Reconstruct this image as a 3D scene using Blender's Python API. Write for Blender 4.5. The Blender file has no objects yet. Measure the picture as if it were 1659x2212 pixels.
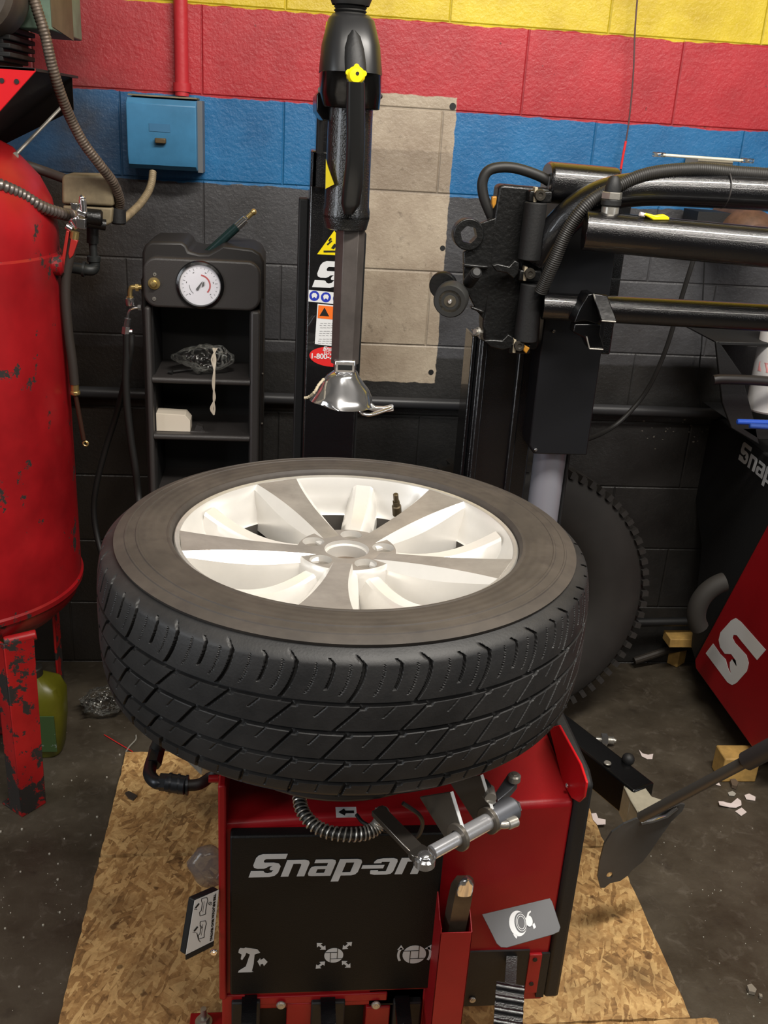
import bpy, bmesh, math, random
import numpy as np
from mathutils import Vector as V, Matrix, noise as mnoise
random.seed(7)
PI = math.pi
S = bpy.context.scene
C = S.collection
# ------------------------------------------------------------------ camera
FPX, CAMH = 2100.0, 1.594
PITCH, ROLL, YAW = math.radians(21.8207), math.radians(3.5949), math.radians(-6.6782)
def cam_axes():
    cp, sp = math.cos(PITCH), math.sin(PITCH)
    fw = V((0, cp, -sp)); up = V((0, sp, cp)); rt = V((1, 0, 0))
    cr, sr = math.cos(ROLL), math.sin(ROLL)
    rt, up = rt*cr + up*sr, up*cr - rt*sr
    M = Matrix.Rotation(YAW, 3, 'Z')
    return M @ rt, M @ up, M @ fw
RT, UP, FW = cam_axes()
cd = bpy.data.cameras.new('camera'); co = bpy.data.objects.new('camera', cd); C.objects.link(co)
cd.sensor_fit = 'VERTICAL'; cd.sensor_height = 24; cd.lens = 24*FPX/2212
cd.clip_start = .05; cd.clip_end = 50
m = Matrix((RT, UP, -FW)).transposed().to_4x4(); m.translation = V((0, 0, CAMH)); co.matrix_world = m
S.camera = co
# ------------------------------------------------------------------ world, lights, exposure
S.view_settings.view_transform = 'Standard'; S.view_settings.look = 'None'
S.view_settings.gamma = 1; S.view_settings.use_curve_mapping = False
S.view_settings.exposure = 0.0
w = bpy.data.worlds.new('world'); S.world = w; w.use_nodes = True
w.node_tree.nodes['Background'].inputs[0].default_value = (1.0, .93, .82, 1)
w.node_tree.nodes['Background'].inputs[1].default_value = .06
def area(name, loc, tgt, sx, sy, power, col):
    l = bpy.data.lights.new(name, 'AREA'); l.shape = 'RECTANGLE'; l.size = sx; l.size_y = sy
    l.energy = power; l.color = col
    o = bpy.data.objects.new(name, l); C.objects.link(o); o.location = loc
    o.rotation_euler = (V(tgt)-V(loc)).to_track_quat('-Z', 'Y').to_euler()
    return o
area('tube_light_front', (.70, .75, 2.95), (.35, 1.7, 1.0), 1.8, .12, 84, (1, .95, .87))
area('tube_light_rear', (-.7, -1.2, 3.1), (.1, 1.5, .9), 1.8, .14, 20, (1, .94, .86))
area('tube_light_side', (1.9, -.9, 3.0), (.6, 1.8, .9), 1.8, .14, 24, (1, .94, .86))
area('added_light_left', (-2.5, .35, 1.7), (0, 1.6, 1.3), 1.0, 1.5, 42, (.90, .95, 1))  # unseen light added at the left for the spindle highlight
area('added_light_right', (3.3, -.8, 1.8), (.6, 1.8, 1.3), 1.0, 1.4, 12, (.9, .95, 1))  # unseen light added at the right for bright bands on the arm cover
# ------------------------------------------------------------------ pixel -> place helpers (1659 x 2212 frame)
def ray(x, y): return FW + RT*((x-829.5)/FPX) - UP*((y-1106)/FPX)
def PY(x, y, Y): d = ray(x, y); return d*(Y/d.y) + V((0, 0, CAMH))
def PZ(x, y, Z): d = ray(x, y); return d*((Z-CAMH)/d.z) + V((0, 0, CAMH))
def PX(x, y, X): d = ray(x, y); return d*(X/d.x) + V((0, 0, CAMH))
# ------------------------------------------------------------------ materials
def nt(name):
    m = bpy.data.materials.new(name); m.use_nodes = True
    n = m.node_tree.nodes; return m, n, m.node_tree.links, n['Principled BSDF']
def lin(c): return tuple(((x/255)/12.92 if x/255 <= .04045 else ((x/255+.055)/1.055)**2.4) for x in c)+(1,)
def mat(name, col, rough=.5, metal=0., var=.0, vs=8., bump=0., bs=60., col2=None, thr=None, spec=.5, coat=0., rvar=0.):
    m, n, l, b = nt(name)
    c = lin(col)
    b.inputs['Base Color'].default_value = c; b.inputs['Roughness'].default_value = rough
    b.inputs['Metallic'].default_value = metal; b.inputs['Specular IOR Level'].default_value = spec
    b.inputs['Coat Weight'].default_value = coat
    tc = n.new('ShaderNodeTexCoord')
    if var or col2:
        nz = n.new('ShaderNodeTexNoise'); nz.inputs['Scale'].default_value = vs; nz.inputs['Detail'].default_value = 6
        nz.inputs['Roughness'].default_value = .65
        l.new(tc.outputs['Object'], nz.inputs['Vector'])
        r = n.new('ShaderNodeValToRGB')
        c2 = lin(col2) if col2 else tuple(x*(1-var) for x in c[:3])+(1,)
        c1 = c if col2 else tuple(min(1, x*(1+var*.5)) for x in c[:3])+(1,)
        lo, hi = thr if thr else (.35, .65)
        r.color_ramp.elements[0].position = lo; r.color_ramp.elements[0].color = c2
        r.color_ramp.elements[1].position = hi; r.color_ramp.elements[1].color = c1
        l.new(nz.outputs['Fac'], r.inputs['Fac']); l.new(r.outputs['Color'], b.inputs['Base Color'])
        if rvar:
            mr = n.new('ShaderNodeMapRange'); mr.inputs['To Min'].default_value = rough+rvar; mr.inputs['To Max'].default_value = rough-rvar
            l.new(nz.outputs['Fac'], mr.inputs['Value']); l.new(mr.outputs[0], b.inputs['Roughness'])
    if bump:
        nb = n.new('ShaderNodeTexNoise'); nb.inputs['Scale'].default_value = bs; nb.inputs['Detail'].default_value = 3
        l.new(tc.outputs['Object'], nb.inputs['Vector'])
        bp = n.new('ShaderNodeBump'); bp.inputs['Strength'].default_value = bump; bp.inputs['Distance'].default_value = .002
        l.new(nb.outputs['Fac'], bp.inputs['Height']); l.new(bp.outputs[0], b.inputs['Normal'])
    return m
BLK = mat('black_powder_coat', (14, 14, 16), .2, 0, bump=.4, bs=500, spec=.7, coat=.5)
BLKM = mat('black_matte', (19, 19, 20), .6, bump=.2, bs=200)
BLKG = mat('black_gloss', (10, 10, 11), .2, bump=.12, bs=90)
CAST = mat('black_cast_iron', (13, 13, 13), .38, bump=.6, bs=120, var=.3, vs=30)
RUB = mat('black_rubber', (26, 25, 24), .55)
PLA = mat('dark_plastic', (56, 53, 52), .42, bump=.3, bs=600)
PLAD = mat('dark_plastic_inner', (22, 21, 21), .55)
RED = mat('red_paint', (152, 16, 24), .42, var=.12, vs=5, spec=.4, bump=.1, bs=300)
REDB = mat('bright_red_paint', (196, 20, 28), .35)
CHR = mat('chrome', (226, 226, 228), .13, .95)
STL = mat('bare_steel', (172, 168, 160), .32, .65, var=.25, vs=40)
BRS = mat('brass', (206, 180, 120), .28, .85)
HEX = mat('dark_steel_hexagon', (84, 78, 75), .42, .3, var=.2, vs=25)
WHT = mat('white_print', (222, 222, 222), .5)
SIL = mat('silver_print', (196, 198, 200), .5)
YEL = mat('yellow_plastic', (240, 215, 20), .38)
ORG = mat('orange_print', (236, 110, 30), .5)
BLU = mat('blue_print', (30, 50, 170), .5)
REDP = mat('red_print', (215, 35, 35), .5)
BLKP = mat('black_print', (14, 14, 14), .6)
GRY = mat('grey_plate', (88, 88, 90), .45)
WOOD = mat('pallet_wood', (188, 150, 84), .7, var=.3, vs=20)
TAN = mat('dusty_tan_enamel', (120, 108, 84), .65, var=.3, vs=25)
COND = mat('dirty_flexible_conduit', (96, 84, 74), .5, .4, var=.4, vs=60)
CONDT = mat('tan_flexible_conduit', (140, 124, 98), .6, .2, var=.3, vs=60)
PAPER = mat('white_paper', (222, 208, 204), .7)
SILC = mat('silver_cylinder', (150, 150, 160), .4, .35)
GREASE = mat('old_orange_grease', (170, 118, 40), .35)
CREAM = mat('cream_putty', (176, 164, 140), .5)
def glass_film():
    m, n, l, b = nt('clear_plastic_film'); n.remove(b)
    tr = n.new('ShaderNodeBsdfTransparent'); tr.inputs[0].default_value = (.90, .90, .89, 1)
    gl = n.new('ShaderNodeBsdfGlossy'); gl.inputs['Color'].default_value = (.9, .9, .88, 1); gl.inputs['Roughness'].default_value = .16
    df = n.new('ShaderNodeBsdfDiffuse'); df.inputs['Color'].default_value = (.6, .6, .58, 1)
    tc = n.new('ShaderNodeTexCoord'); nb = n.new('ShaderNodeTexVoronoi'); nb.inputs['Scale'].default_value = 70
    l.new(tc.outputs['Object'], nb.inputs['Vector'])
    bp = n.new('ShaderNodeBump'); bp.inputs['Strength'].default_value = 1; bp.inputs['Distance'].default_value = .006
    l.new(nb.outputs['Distance'], bp.inputs['Height']); l.new(bp.outputs[0], gl.inputs['Normal'])
    lw = n.new('ShaderNodeLayerWeight'); lw.inputs['Blend'].default_value = .35; l.new(bp.outputs[0], lw.inputs['Normal'])
    m1 = n.new('ShaderNodeMixShader'); m1.inputs[0].default_value = .12; l.new(gl.outputs[0], m1.inputs[1]); l.new(df.outputs[0], m1.inputs[2])
    mx = n.new('ShaderNodeMixShader'); l.new(lw.outputs['Fresnel'], mx.inputs[0]); l.new(tr.outputs[0], mx.inputs[1]); l.new(m1.outputs[0], mx.inputs[2])
    l.new(mx.outputs[0], n['Material Output'].inputs['Surface'])
    return m
FILM = glass_film()
GLS = mat('clear_glass', (250, 250, 250), .04); GLS.node_tree.nodes['Principled BSDF'].inputs['Alpha'].default_value = .12

def math_n(n, l, op, a, b=None, clamp=False):
    k = n.new('ShaderNodeMath'); k.operation = op; k.use_clamp = clamp
    for i, v in enumerate((a, b)):
        if v is None: continue
        if isinstance(v, (int, float)): k.inputs[i].default_value = v
        else: l.new(v, k.inputs[i])
    return k.outputs[0]
def mixc(n, l, f, a, b, mode='MIX'):
    k = n.new('ShaderNodeMix'); k.data_type = 'RGBA'; k.blend_type = mode
    for i, v in ((0, f), (6, a), (7, b)):
        if isinstance(v, (int, float)): k.inputs[i].default_value = v
        elif isinstance(v, tuple): k.inputs[i].default_value = v
        else: l.new(v, k.inputs[i])
    return k.outputs[2]
def noise_n(n, l, vec, scale, detail=4, rough=.5, dist=0.):
    k = n.new('ShaderNodeTexNoise'); k.inputs['Scale'].default_value = scale; k.inputs['Detail'].default_value = detail
    k.inputs['Roughness'].default_value = rough; k.inputs['Distortion'].default_value = dist
    if vec is not None: l.new(vec, k.inputs['Vector'])
    return k.outputs['Fac']
def step_n(n, l, v, lo, hi):
    k = n.new('ShaderNodeMapRange'); k.clamp = True
    k.inputs['From Min'].default_value = lo; k.inputs['From Max'].default_value = hi
    l.new(v, k.inputs['Value']); return k.outputs[0]

WALLY = 2.672; JZ = 1.625; BH = .2032
def wall_mat():
    m, n, l, b = nt('painted_block_wall')
    tc = n.new('ShaderNodeTexCoord'); sx = n.new('ShaderNodeSeparateXYZ'); l.new(tc.outputs['Object'], sx.inputs[0])
    ob = tc.outputs['Object']
    X, Z = sx.outputs['X'], sx.outputs['Z']
    wob = noise_n(n, l, ob, 30, 3); wob2 = noise_n(n, l, ob, 5, 3)
    zz = math_n(n, l, 'ADD', Z, math_n(n, l, 'ADD', math_n(n, l, 'MULTIPLY', math_n(n, l, 'SUBTRACT', wob, .5), .012),
                 math_n(n, l, 'MULTIPLY', math_n(n, l, 'SUBTRACT', wob2, .5), .016)))
    var = noise_n(n, l, ob, 7, 8, .65)
    vm = step_n(n, l, var, .3, .7)
    yel = mixc(n, l, vm, lin((182, 154, 26)), lin((214, 188, 44)))
    red = mixc(n, l, vm, lin((150, 32, 40)), lin((178, 44, 52)))
    blu = mixc(n, l, vm, lin((22, 86, 134)), lin((34, 108, 160)))
    gry = mixc(n, l, vm, lin((58, 57, 58)), lin((76, 76, 79)))
    bei = mixc(n, l, vm, lin((146, 130, 112)), lin((182, 168, 148)))
    st = lambda z0: step_n(n, l, zz, z0-.0012, z0+.0012)
    gry = mixc(n, l, step_n(n, l, zz, .985, .992), mixc(n, l, vm, lin((36, 35, 34)), lin((52, 51, 50))), gry)
    c = mixc(n, l, st(JZ-BH-.002), gry, blu)
    c = mixc(n, l, st(JZ+.002), c, red)
    c = mixc(n, l, st(JZ+BH+.003), c, yel)
    # beige unpainted patch
    xr = math_n(n, l, 'SUBTRACT', math_n(n, l, 'ADD', X, math_n(n, l, 'MULTIPLY', math_n(n, l, 'SUBTRACT', wob, .5), .014)), 0)
    ib = math_n(n, l, 'MULTIPLY', step_n(n, l, xr, .168, .17), math_n(n, l, 'SUBTRACT', 1, step_n(n, l, xr, PXR-.001, PXR+.001)))
    iz = math_n(n, l, 'MULTIPLY', step_n(n, l, zz, PZB-.001, PZB+.001), math_n(n, l, 'SUBTRACT', 1, step_n(n, l, zz, PZT-.001, PZT+.001)))
    inn = math_n(n, l, 'MULTIPLY', ib, iz)
    dust = step_n(n, l, noise_n(n, l, ob, 38, 6, .7), .60, .75)
    bei2 = mixc(n, l, math_n(n, l, 'MULTIPLY', dust, .55), bei, lin((70, 58, 48)))
    # darker dirty course of the patch
    cr = math_n(n, l, 'MULTIPLY', step_n(n, l, zz, JZ-.205, JZ-.20), math_n(n, l, 'SUBTRACT', 1, step_n(n, l, zz, JZ-.10, JZ-.095)))
    bei3 = mixc(n, l, math_n(n, l, 'MULTIPLY', cr, .38), bei2, lin((98, 84, 70)))
    # joints
    mp = n.new('ShaderNodeCombineXYZ'); l.new(math_n(n, l, 'ADD', X, JX), mp.inputs[0]); l.new(math_n(n, l, 'SUBTRACT', Z, JZ-.2032*20+.005), mp.inputs[1])
    br = n.new('ShaderNodeTexBrick'); br.offset = .5; br.inputs['Scale'].default_value = 1
    br.inputs['Brick Width'].default_value = .4064; br.inputs['Row Height'].default_value = BH
    br.inputs['Mortar Size'].default_value = .0045; br.inputs['Mortar Smooth'].default_value = 1.
    l.new(mp.outputs[0], br.inputs['Vector'])
    c = mixc(n, l, inn, c, bei3)
    jn = math_n(n, l, 'MULTIPLY', math_n(n, l, 'MULTIPLY', br.outputs['Fac'], step_n(n, l, noise_n(n, l, ob, 9, 5, .7), .3, .75)), .38)
    c = mixc(n, l, jn, c, (0.02, .018, .015, 1))
    # soot near the compressor, plus painted shadow of the box and platform
    soot_shade = math_n(n, l, 'MULTIPLY', step_n(n, l, noise_n(n, l, ob, 3.2, 5, .6), .05, .62),
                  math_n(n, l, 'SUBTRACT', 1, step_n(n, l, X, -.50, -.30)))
    soot_shade = math_n(n, l, 'MULTIPLY', soot_shade, math_n(n, l, 'SUBTRACT', 1.25, math_n(n, l, 'MULTIPLY', step_n(n, l, Z, JZ-.05, JZ+.03), .65)))
    c = mixc(n, l, math_n(n, l, 'MULTIPLY', soot_shade, .80, True), c, lin((46, 40, 34)))
    sp = step_n(n, l, noise_n(n, l, ob, 55, 2, .5), .73, .76)
    c = mixc(n, l, math_n(n, l, 'MULTIPLY', sp, .6), c, lin((40, 32, 30)))
    l.new(c, b.inputs['Base Color']); b.inputs['Roughness'].default_value = .38
    h = math_n(n, l, 'ADD', math_n(n, l, 'MULTIPLY', noise_n(n, l, ob, 95, 6, .65), .3), math_n(n, l, 'MULTIPLY', noise_n(n, l, ob, 14, 3, .5), .25))
    h = math_n(n, l, 'SUBTRACT', h, math_n(n, l, 'MULTIPLY', br.outputs['Fac'], .42))
    bp = n.new('ShaderNodeBump'); bp.inputs['Strength'].default_value = .8; bp.inputs['Distance'].default_value = .008
    l.new(h, bp.inputs['Height']); l.new(bp.outputs[0], b.inputs['Normal'])
    return m
PXR = PY(965, 500, WALLY).x; PZT = PY(985, 212, WALLY).z; PZB = PY(930, 826, WALLY).z
JX = -PY(615, 120, WALLY).x + .4064*10
def floor_mat():
    m, n, l, b = nt('stained_concrete')
    tc = n.new('ShaderNodeTexCoord'); ob = tc.outputs['Object']
    a = step_n(n, l, noise_n(n, l, ob, 4.5, 8, .65), .3, .7)
    c = mixc(n, l, a, lin((50, 43, 34)), lin((84, 76, 64)))
    f = step_n(n, l, noise_n(n, l, ob, 26, 6, .7, .8), .55, .7)
    c = mixc(n, l, math_n(n, l, 'MULTIPLY', f, .35), c, lin((116, 108, 98)))
    g = step_n(n, l, noise_n(n, l, ob, 11, 5, .6), .62, .72)
    c = mixc(n, l, math_n(n, l, 'MULTIPLY', g, .5), c, lin((36, 28, 24)))
    l.new(c, b.inputs['Base Color'])
    l.new(math_n(n, l, 'ADD', math_n(n, l, 'MULTIPLY', a, .25), .38), b.inputs['Roughness'])
    bp = n.new('ShaderNodeBump'); bp.inputs['Strength'].default_value = .4; bp.inputs['Distance'].default_value = .003
    l.new(noise_n(n, l, ob, 45, 5, .6), bp.inputs['Height']); l.new(bp.outputs[0], b.inputs['Normal'])
    return m
def osb_mat():
    m, n, l, b = nt('oriented_strand_board')
    tc = n.new('ShaderNodeTexCoord'); ob = tc.outputs['Object']
    def flakes(rot, sc):
        mp = n.new('ShaderNodeMapping'); mp.vector_type = 'TEXTURE'; mp.inputs['Rotation'].default_value = (0, 0, rot); mp.inputs['Scale'].default_value = (1/sc[0], 1/sc[1], 1)
        wv = n.new('ShaderNodeVectorMath'); wv.operation = 'ADD'
        nn = n.new('ShaderNodeTexNoise'); nn.inputs['Scale'].default_value = 30; nn.inputs['Detail'].default_value = 4
        l.new(ob, nn.inputs['Vector'])
        sc2 = n.new('ShaderNodeVectorMath'); sc2.operation = 'SCALE'; sc2.inputs['Scale'].default_value = .011
        l.new(nn.outputs['Color'], sc2.inputs[0]); l.new(ob, wv.inputs[0]); l.new(sc2.outputs[0], wv.inputs[1])
        l.new(wv.outputs[0], mp.inputs['Vector'])
        v = n.new('ShaderNodeTexVoronoi'); v.inputs['Scale'].default_value = 1; l.new(mp.outputs[0], v.inputs['Vector'])
        s = n.new('ShaderNodeSeparateColor'); l.new(v.outputs['Color'], s.inputs[0])
        nz = noise_n(n, l, mp.outputs[0], 6, 2, .5)
        return s.outputs[0], s.outputs[1], nz
    a1, a2, an = flakes(.5, (22, 95, 1)); b1, b2, bn = flakes(2.3, (26, 105, 1)); c1, c2, cn = flakes(1.25, (30, 130, 1))
    k = step_n(n, l, b2, .5, .52); val = n.new('ShaderNodeMix'); l.new(k, val.inputs[0]); l.new(a1, val.inputs[2]); l.new(b1, val.inputs[3])
    k2 = step_n(n, l, c2, .6, .62); v2 = n.new('ShaderNodeMix'); l.new(k2, v2.inputs[0]); l.new(val.outputs[0], v2.inputs[2]); l.new(c1, v2.inputs[3])
    ft = math_n(n, l, 'ADD', math_n(n, l, 'MULTIPLY', v2.outputs[0], .34), math_n(n, l, 'MULTIPLY', noise_n(n, l, ob, 40, 8, .75, .9), .70))
    r = n.new('ShaderNodeValToRGB'); l.new(ft, r.inputs['Fac'])
    e = r.color_ramp.elements; e[0].position = .22; e[0].color = lin((100, 70, 42)); e[1].position = .72; e[1].color = lin((226, 188, 128))
    x = e.new(.46); x.color = lin((182, 140, 88))
    st = step_n(n, l, noise_n(n, l, ob, 3.4, 6, .62), .50, .72)
    c = mixc(n, l, math_n(n, l, 'MULTIPLY', st, .72), r.outputs['Color'], lin((58, 46, 32)))
    sp = step_n(n, l, noise_n(n, l, ob, 26, 3, .5), .68, .72)
    c = mixc(n, l, math_n(n, l, 'MULTIPLY', sp, .7), c, lin((72, 44, 26)))
    l.new(c, b.inputs['Base Color']); b.inputs['Roughness'].default_value = .55
    bp = n.new('ShaderNodeBump'); bp.inputs['Strength'].default_value = .5; bp.inputs['Distance'].default_value = .002
    l.new(ft, bp.inputs['Height']); l.new(bp.outputs[0], b.inputs['Normal'])
    return m
def chipped_red(name, thr, zlo=None, zhi=None, base=(196, 26, 30), dark=(150, 14, 20)):
    m, n, l, b = nt(name)
    tc = n.new('ShaderNodeTexCoord'); ob = tc.outputs['Object']
    v = step_n(n, l, noise_n(n, l, ob, 5, 5, .6), .3, .7)
    c = mixc(n, l, v, lin(dark), lin(base))
    f = noise_n(n, l, ob, 24, 8, .72)
    big = noise_n(n, l, ob, 6, 2, .5)
    t = math_n(n, l, 'ADD', math_n(n, l, 'MULTIPLY', f, .6), math_n(n, l, 'MULTIPLY', big, .4))
    if zlo is not None:
        sx = n.new('ShaderNodeSeparateXYZ'); l.new(ob, sx.inputs[0])
        t = math_n(n, l, 'ADD', t, math_n(n, l, 'MULTIPLY', math_n(n, l, 'SUBTRACT', 1, step_n(n, l, sx.outputs['Z'], zlo, zhi)), .12))
    ch = step_n(n, l, t, thr, thr+.012)
    c = mixc(n, l, ch, c, lin((44, 40, 38)))
    l.new(c, b.inputs['Base Color'])
    l.new(math_n(n, l, 'ADD', math_n(n, l, 'MULTIPLY', ch, .3), .34), b.inputs['Roughness'])
    bp = n.new('ShaderNodeBump'); bp.inputs['Strength'].default_value = .3; bp.inputs['Distance'].default_value = .002
    l.new(math_n(n, l, 'SUBTRACT', noise_n(n, l, ob, 20, 3), ch), bp.inputs['Height']); l.new(bp.outputs[0], b.inputs['Normal'])
    return m
TANKM = chipped_red('chipped_red_tank_paint', .60, None, None, (170, 26, 32), (122, 14, 20))
LEGM = chipped_red('worn_red_leg_paint', .575, .05, .42, (180, 34, 34), (140, 20, 24))
# ------------------------------------------------------------------ mesh helpers
class MB:
    def __init__(s): s.v = []; s.f = []; s.m = []; s.c = []
    def cut(s): s.c.append((len(s.v), len(s.f))); return s
    def add(s, vs, fs, mi=0):
        o = len(s.v); s.v += [tuple(p) for p in vs]; s.f += [tuple(i+o for i in f) for f in fs]; s.m += [mi]*len(fs); return s
    def box(s, c, d, rot=None, mi=0):
        R = rot.to_3x3() if rot else Matrix.Identity(3); c = V(c)
        vs = [c + R @ V((x*d[0]/2, y*d[1]/2, z*d[2]/2)) for x in (-1, 1) for y in (-1, 1) for z in (-1, 1)]
        return s.add(vs, [(0, 1, 3, 2), (4, 6, 7, 5), (0, 4, 5, 1), (2, 3, 7, 6), (0, 2, 6, 4), (1, 5, 7, 3)], mi)
    def bb(s, x0, x1, y0, y1, z0, z1, mi=0):
        return s.box(((x0+x1)/2, (y0+y1)/2, (z0+z1)/2), (x1-x0, y1-y0, z1-z0), None, mi)
    def prism(s, pts, ext, mi=0):
        """3-D outline pts pushed along ext"""
        n = len(pts); ext = V(ext); pts = [V(p) for p in pts]
        nrm = V((0, 0, 0))
        for i in range(n): nrm += pts[i].cross(pts[(i+1) % n])
        if nrm.dot(ext) > 0: pts = pts[::-1]
        vs = pts + [p+ext for p in pts]
        fs = [tuple(range(n)), tuple(range(2*n-1, n-1, -1))] + [(i, i+n, (i+1) % n+n, (i+1) % n) for i in range(n)]
        return s.add(vs, fs, mi)
    def loft(s, rings, caps=True, closed=True, mi=0):
        n = len(rings[0]); vs = [p for r in rings for p in r]; fs = []
        for k in range(len(rings)-1):
            for i in range(n if closed else n-1):
                j = (i+1) % n; fs.append((k*n+i, k*n+j, (k+1)*n+j, (k+1)*n+i))
        if caps: fs += [tuple(range(n-1, -1, -1)), tuple(range((len(rings)-1)*n, len(rings)*n))]
        return s.add(vs, fs, mi)
    def tube(s, path, r, seg=14, caps=True, mi=0, rfun=None, flat=1.):
        path = [V(p) for p in path]; rings = []; up = None
        for i, p in enumerate(path):
            t = (path[min(i+1, len(path)-1)] - path[max(i-1, 0)]).normalized()
            if up is None:
                up = V((0, 0, 1)) if abs(t.z) < .9 else V((0, 1, 0))
            a = t.cross(up); a = a.normalized() if a.length > 1e-6 else t.orthogonal().normalized(); bq = a.cross(t).normalized(); up = bq
            rr = rfun(i) if rfun else r
            rings.append([p + a*rr*math.cos(2*PI*k/seg) + bq*rr*flat*math.sin(2*PI*k/seg) for k in range(seg)])
        return s.loft(rings, caps, mi=mi)
    def lathe(s, prof, c=(0, 0, 0), axis='Z', seg=48, mi=0, caps=False, R=None):
        """prof: (radius, height) pairs"""
        c = V(c)
        if R is None: R = {'Z': Matrix.Identity(3), 'X': Matrix.Rotation(PI/2, 3, 'Y'), 'Y': Matrix.Rotation(-PI/2, 3, 'X')}[axis]
        rings = [[c + R @ V((max(r, 1e-5)*math.cos(2*PI*k/seg), max(r, 1e-5)*math.sin(2*PI*k/seg), h)) for k in range(seg)] for r, h in prof]
        return s.loft(rings, caps, mi=mi)
    def cyl(s, p0, p1, r, seg=24, mi=0, r1=None, ch=0.):
        p0, p1 = V(p0), V(p1); r1 = r if r1 is None else r1
        R = (p1-p0).to_track_quat('Z', 'Y').to_matrix(); L = (p1-p0).length
        pr = [(r, 0), (r1, L)] if not ch else [(r-ch, 0), (r, ch), (r1, L-ch), (r1-ch, L)]
        return s.lathe(pr, p0, seg=seg, mi=mi, caps=True, R=R)
    def ball(s, c, r, seg=20, mi=0, sc=(1, 1, 1)):
        k = seg//2; c = V(c)
        rings = [[c+V((r*sc[0]*math.sin(PI*i/k)*math.cos(2*PI*j/seg), r*sc[1]*math.sin(PI*i/k)*math.sin(2*PI*j/seg), r*sc[2]*-math.cos(PI*i/k))) for j in range(seg)] for i in range(k+1)]
        rings[0] = [p + V((1e-5*math.cos(j), 1e-5*math.sin(j), 0)) for j, p in enumerate(rings[0])]
        return s.loft(rings, False, mi=mi)
    def torus(s, c, R0, r, R=None, seg=40, s2=12, mi=0, a0=0, a1=2*PI):
        R = R or Matrix.Identity(3); c = V(c)
        full = abs(a1-a0-2*PI) < 1e-6
        pts = [c + R @ V((R0*math.cos(a0+(a1-a0)*i/seg), R0*math.sin(a0+(a1-a0)*i/seg), 0)) for i in range(seg+1)]
        return s.tube(pts, r, s2, not full, mi)
def plate(mb, M, outer, holes, th, mi=0, mis=0):
    """flat plate with real holes: 2-D outline and holes in frame M, thickness th below the face"""
    loops = [outer]+holes; P = []; E = []
    for lp in loops:
        o = len(P); P += [V(p[:2]) for p in lp]; E += [(o+i, o+(i+1) % len(lp)) for i in range(len(lp))]
    from mathutils.geometry import delaunay_2d_cdt
    vs, es, fs, *_ = delaunay_2d_cdt(P, E, [], 0, 1e-7)
    def inside(p, lp):
        c = False
        for i in range(len(lp)):
            (x0, y0), (x1, y1) = lp[i][:2], lp[i-1][:2]
            if (y0 > p.y) != (y1 > p.y) and p.x < (x1-x0)*(p.y-y0)/(y1-y0)+x0: c = not c
        return c
    keep = []
    for f in fs:
        ce = sum((vs[i] for i in f), V((0, 0)))/len(f)
        if inside(ce, outer) and not any(inside(ce, h) for h in holes): keep.append(tuple(f))
    mb.add([M @ V((v.x, v.y, 0)) for v in vs], keep, mi); mb.add([M @ V((v.x, v.y, -th)) for v in vs], [f[::-1] for f in keep], mi)
    for lp in loops:
        n = len(lp); mb.add([M @ V((p[0], p[1], 0)) for p in lp]+[M @ V((p[0], p[1], -th)) for p in lp], [(i, (i+1) % n, (i+1) % n+n, i+n) for i in range(n)], mis)
    return mb
def build(name, mb, mats, parent=None, bevel=0., ang=35, smooth=True, bseg=2):
    me = bpy.data.meshes.new(name); me.from_pydata(mb.v, [], mb.f); me.validate()
    for q in (mats if isinstance(mats, (list, tuple)) else [mats]): me.materials.append(q)
    if len(me.polygons) == len(mb.m): me.polygons.foreach_set('material_index', mb.m)
    bm = bmesh.new(); bm.from_mesh(me); bmesh.ops.recalc_face_normals(bm, faces=bm.faces); bm.to_mesh(me); bm.free()
    if smooth:
        me.shade_smooth(); me.set_sharp_from_angle(angle=math.radians(ang))
    o = bpy.data.objects.new(name, me); C.objects.link(o)
    if bevel:
        b = o.modifiers.new('bevel', 'BEVEL'); b.width = bevel; b.segments = bseg; b.limit_method = 'ANGLE'; b.angle_limit = math.radians(40)
    if parent: put(o, parent)
    return o
def buildm(name, mb, mats, parent=None, **k):
    """every piece between two cuts becomes a mesh of its own"""
    cs = [(0, 0)] + [c for c in mb.c if c[1] < len(mb.f)] + [(len(mb.v), len(mb.f))]; out = []
    for (v0, f0), (v1, f1) in zip(cs, cs[1:]):
        if f1 > f0:
            q = MB(); q.v = mb.v[v0:v1]; q.f = [tuple(i-v0 for i in f) for f in mb.f[f0:f1]]; q.m = mb.m[f0:f1]
            out.append(build(name, q, mats, parent, **k))
    return out
def put(o, parent):
    o.parent = parent; o.matrix_parent_inverse = WM(parent).inverted()
def WM(o):
    m = o.matrix_basis.copy(); p = o
    while p.parent: m = p.parent.matrix_basis @ p.matrix_parent_inverse @ m if False else (p.parent.matrix_basis @ p.matrix_parent_inverse @ m); p = p.parent
    return m
def tag(o, label=None, cat=None, group=None, kind=None):
    if label: o['label'] = label
    if cat: o['category'] = cat
    if group: o['group'] = group
    if kind: o['kind'] = kind
    return o
def thing(name, label, cat, loc=(0, 0, 0), group=None, rot=None):
    o = bpy.data.objects.new(name, None); C.objects.link(o); o.empty_display_size = .05
    o.location = loc
    if rot: o.rotation_euler = rot
    return tag(o, label, cat, group)
def struct(name, mb, m, **k): return tag(build(name, mb, m, **k), kind='structure')
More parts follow.
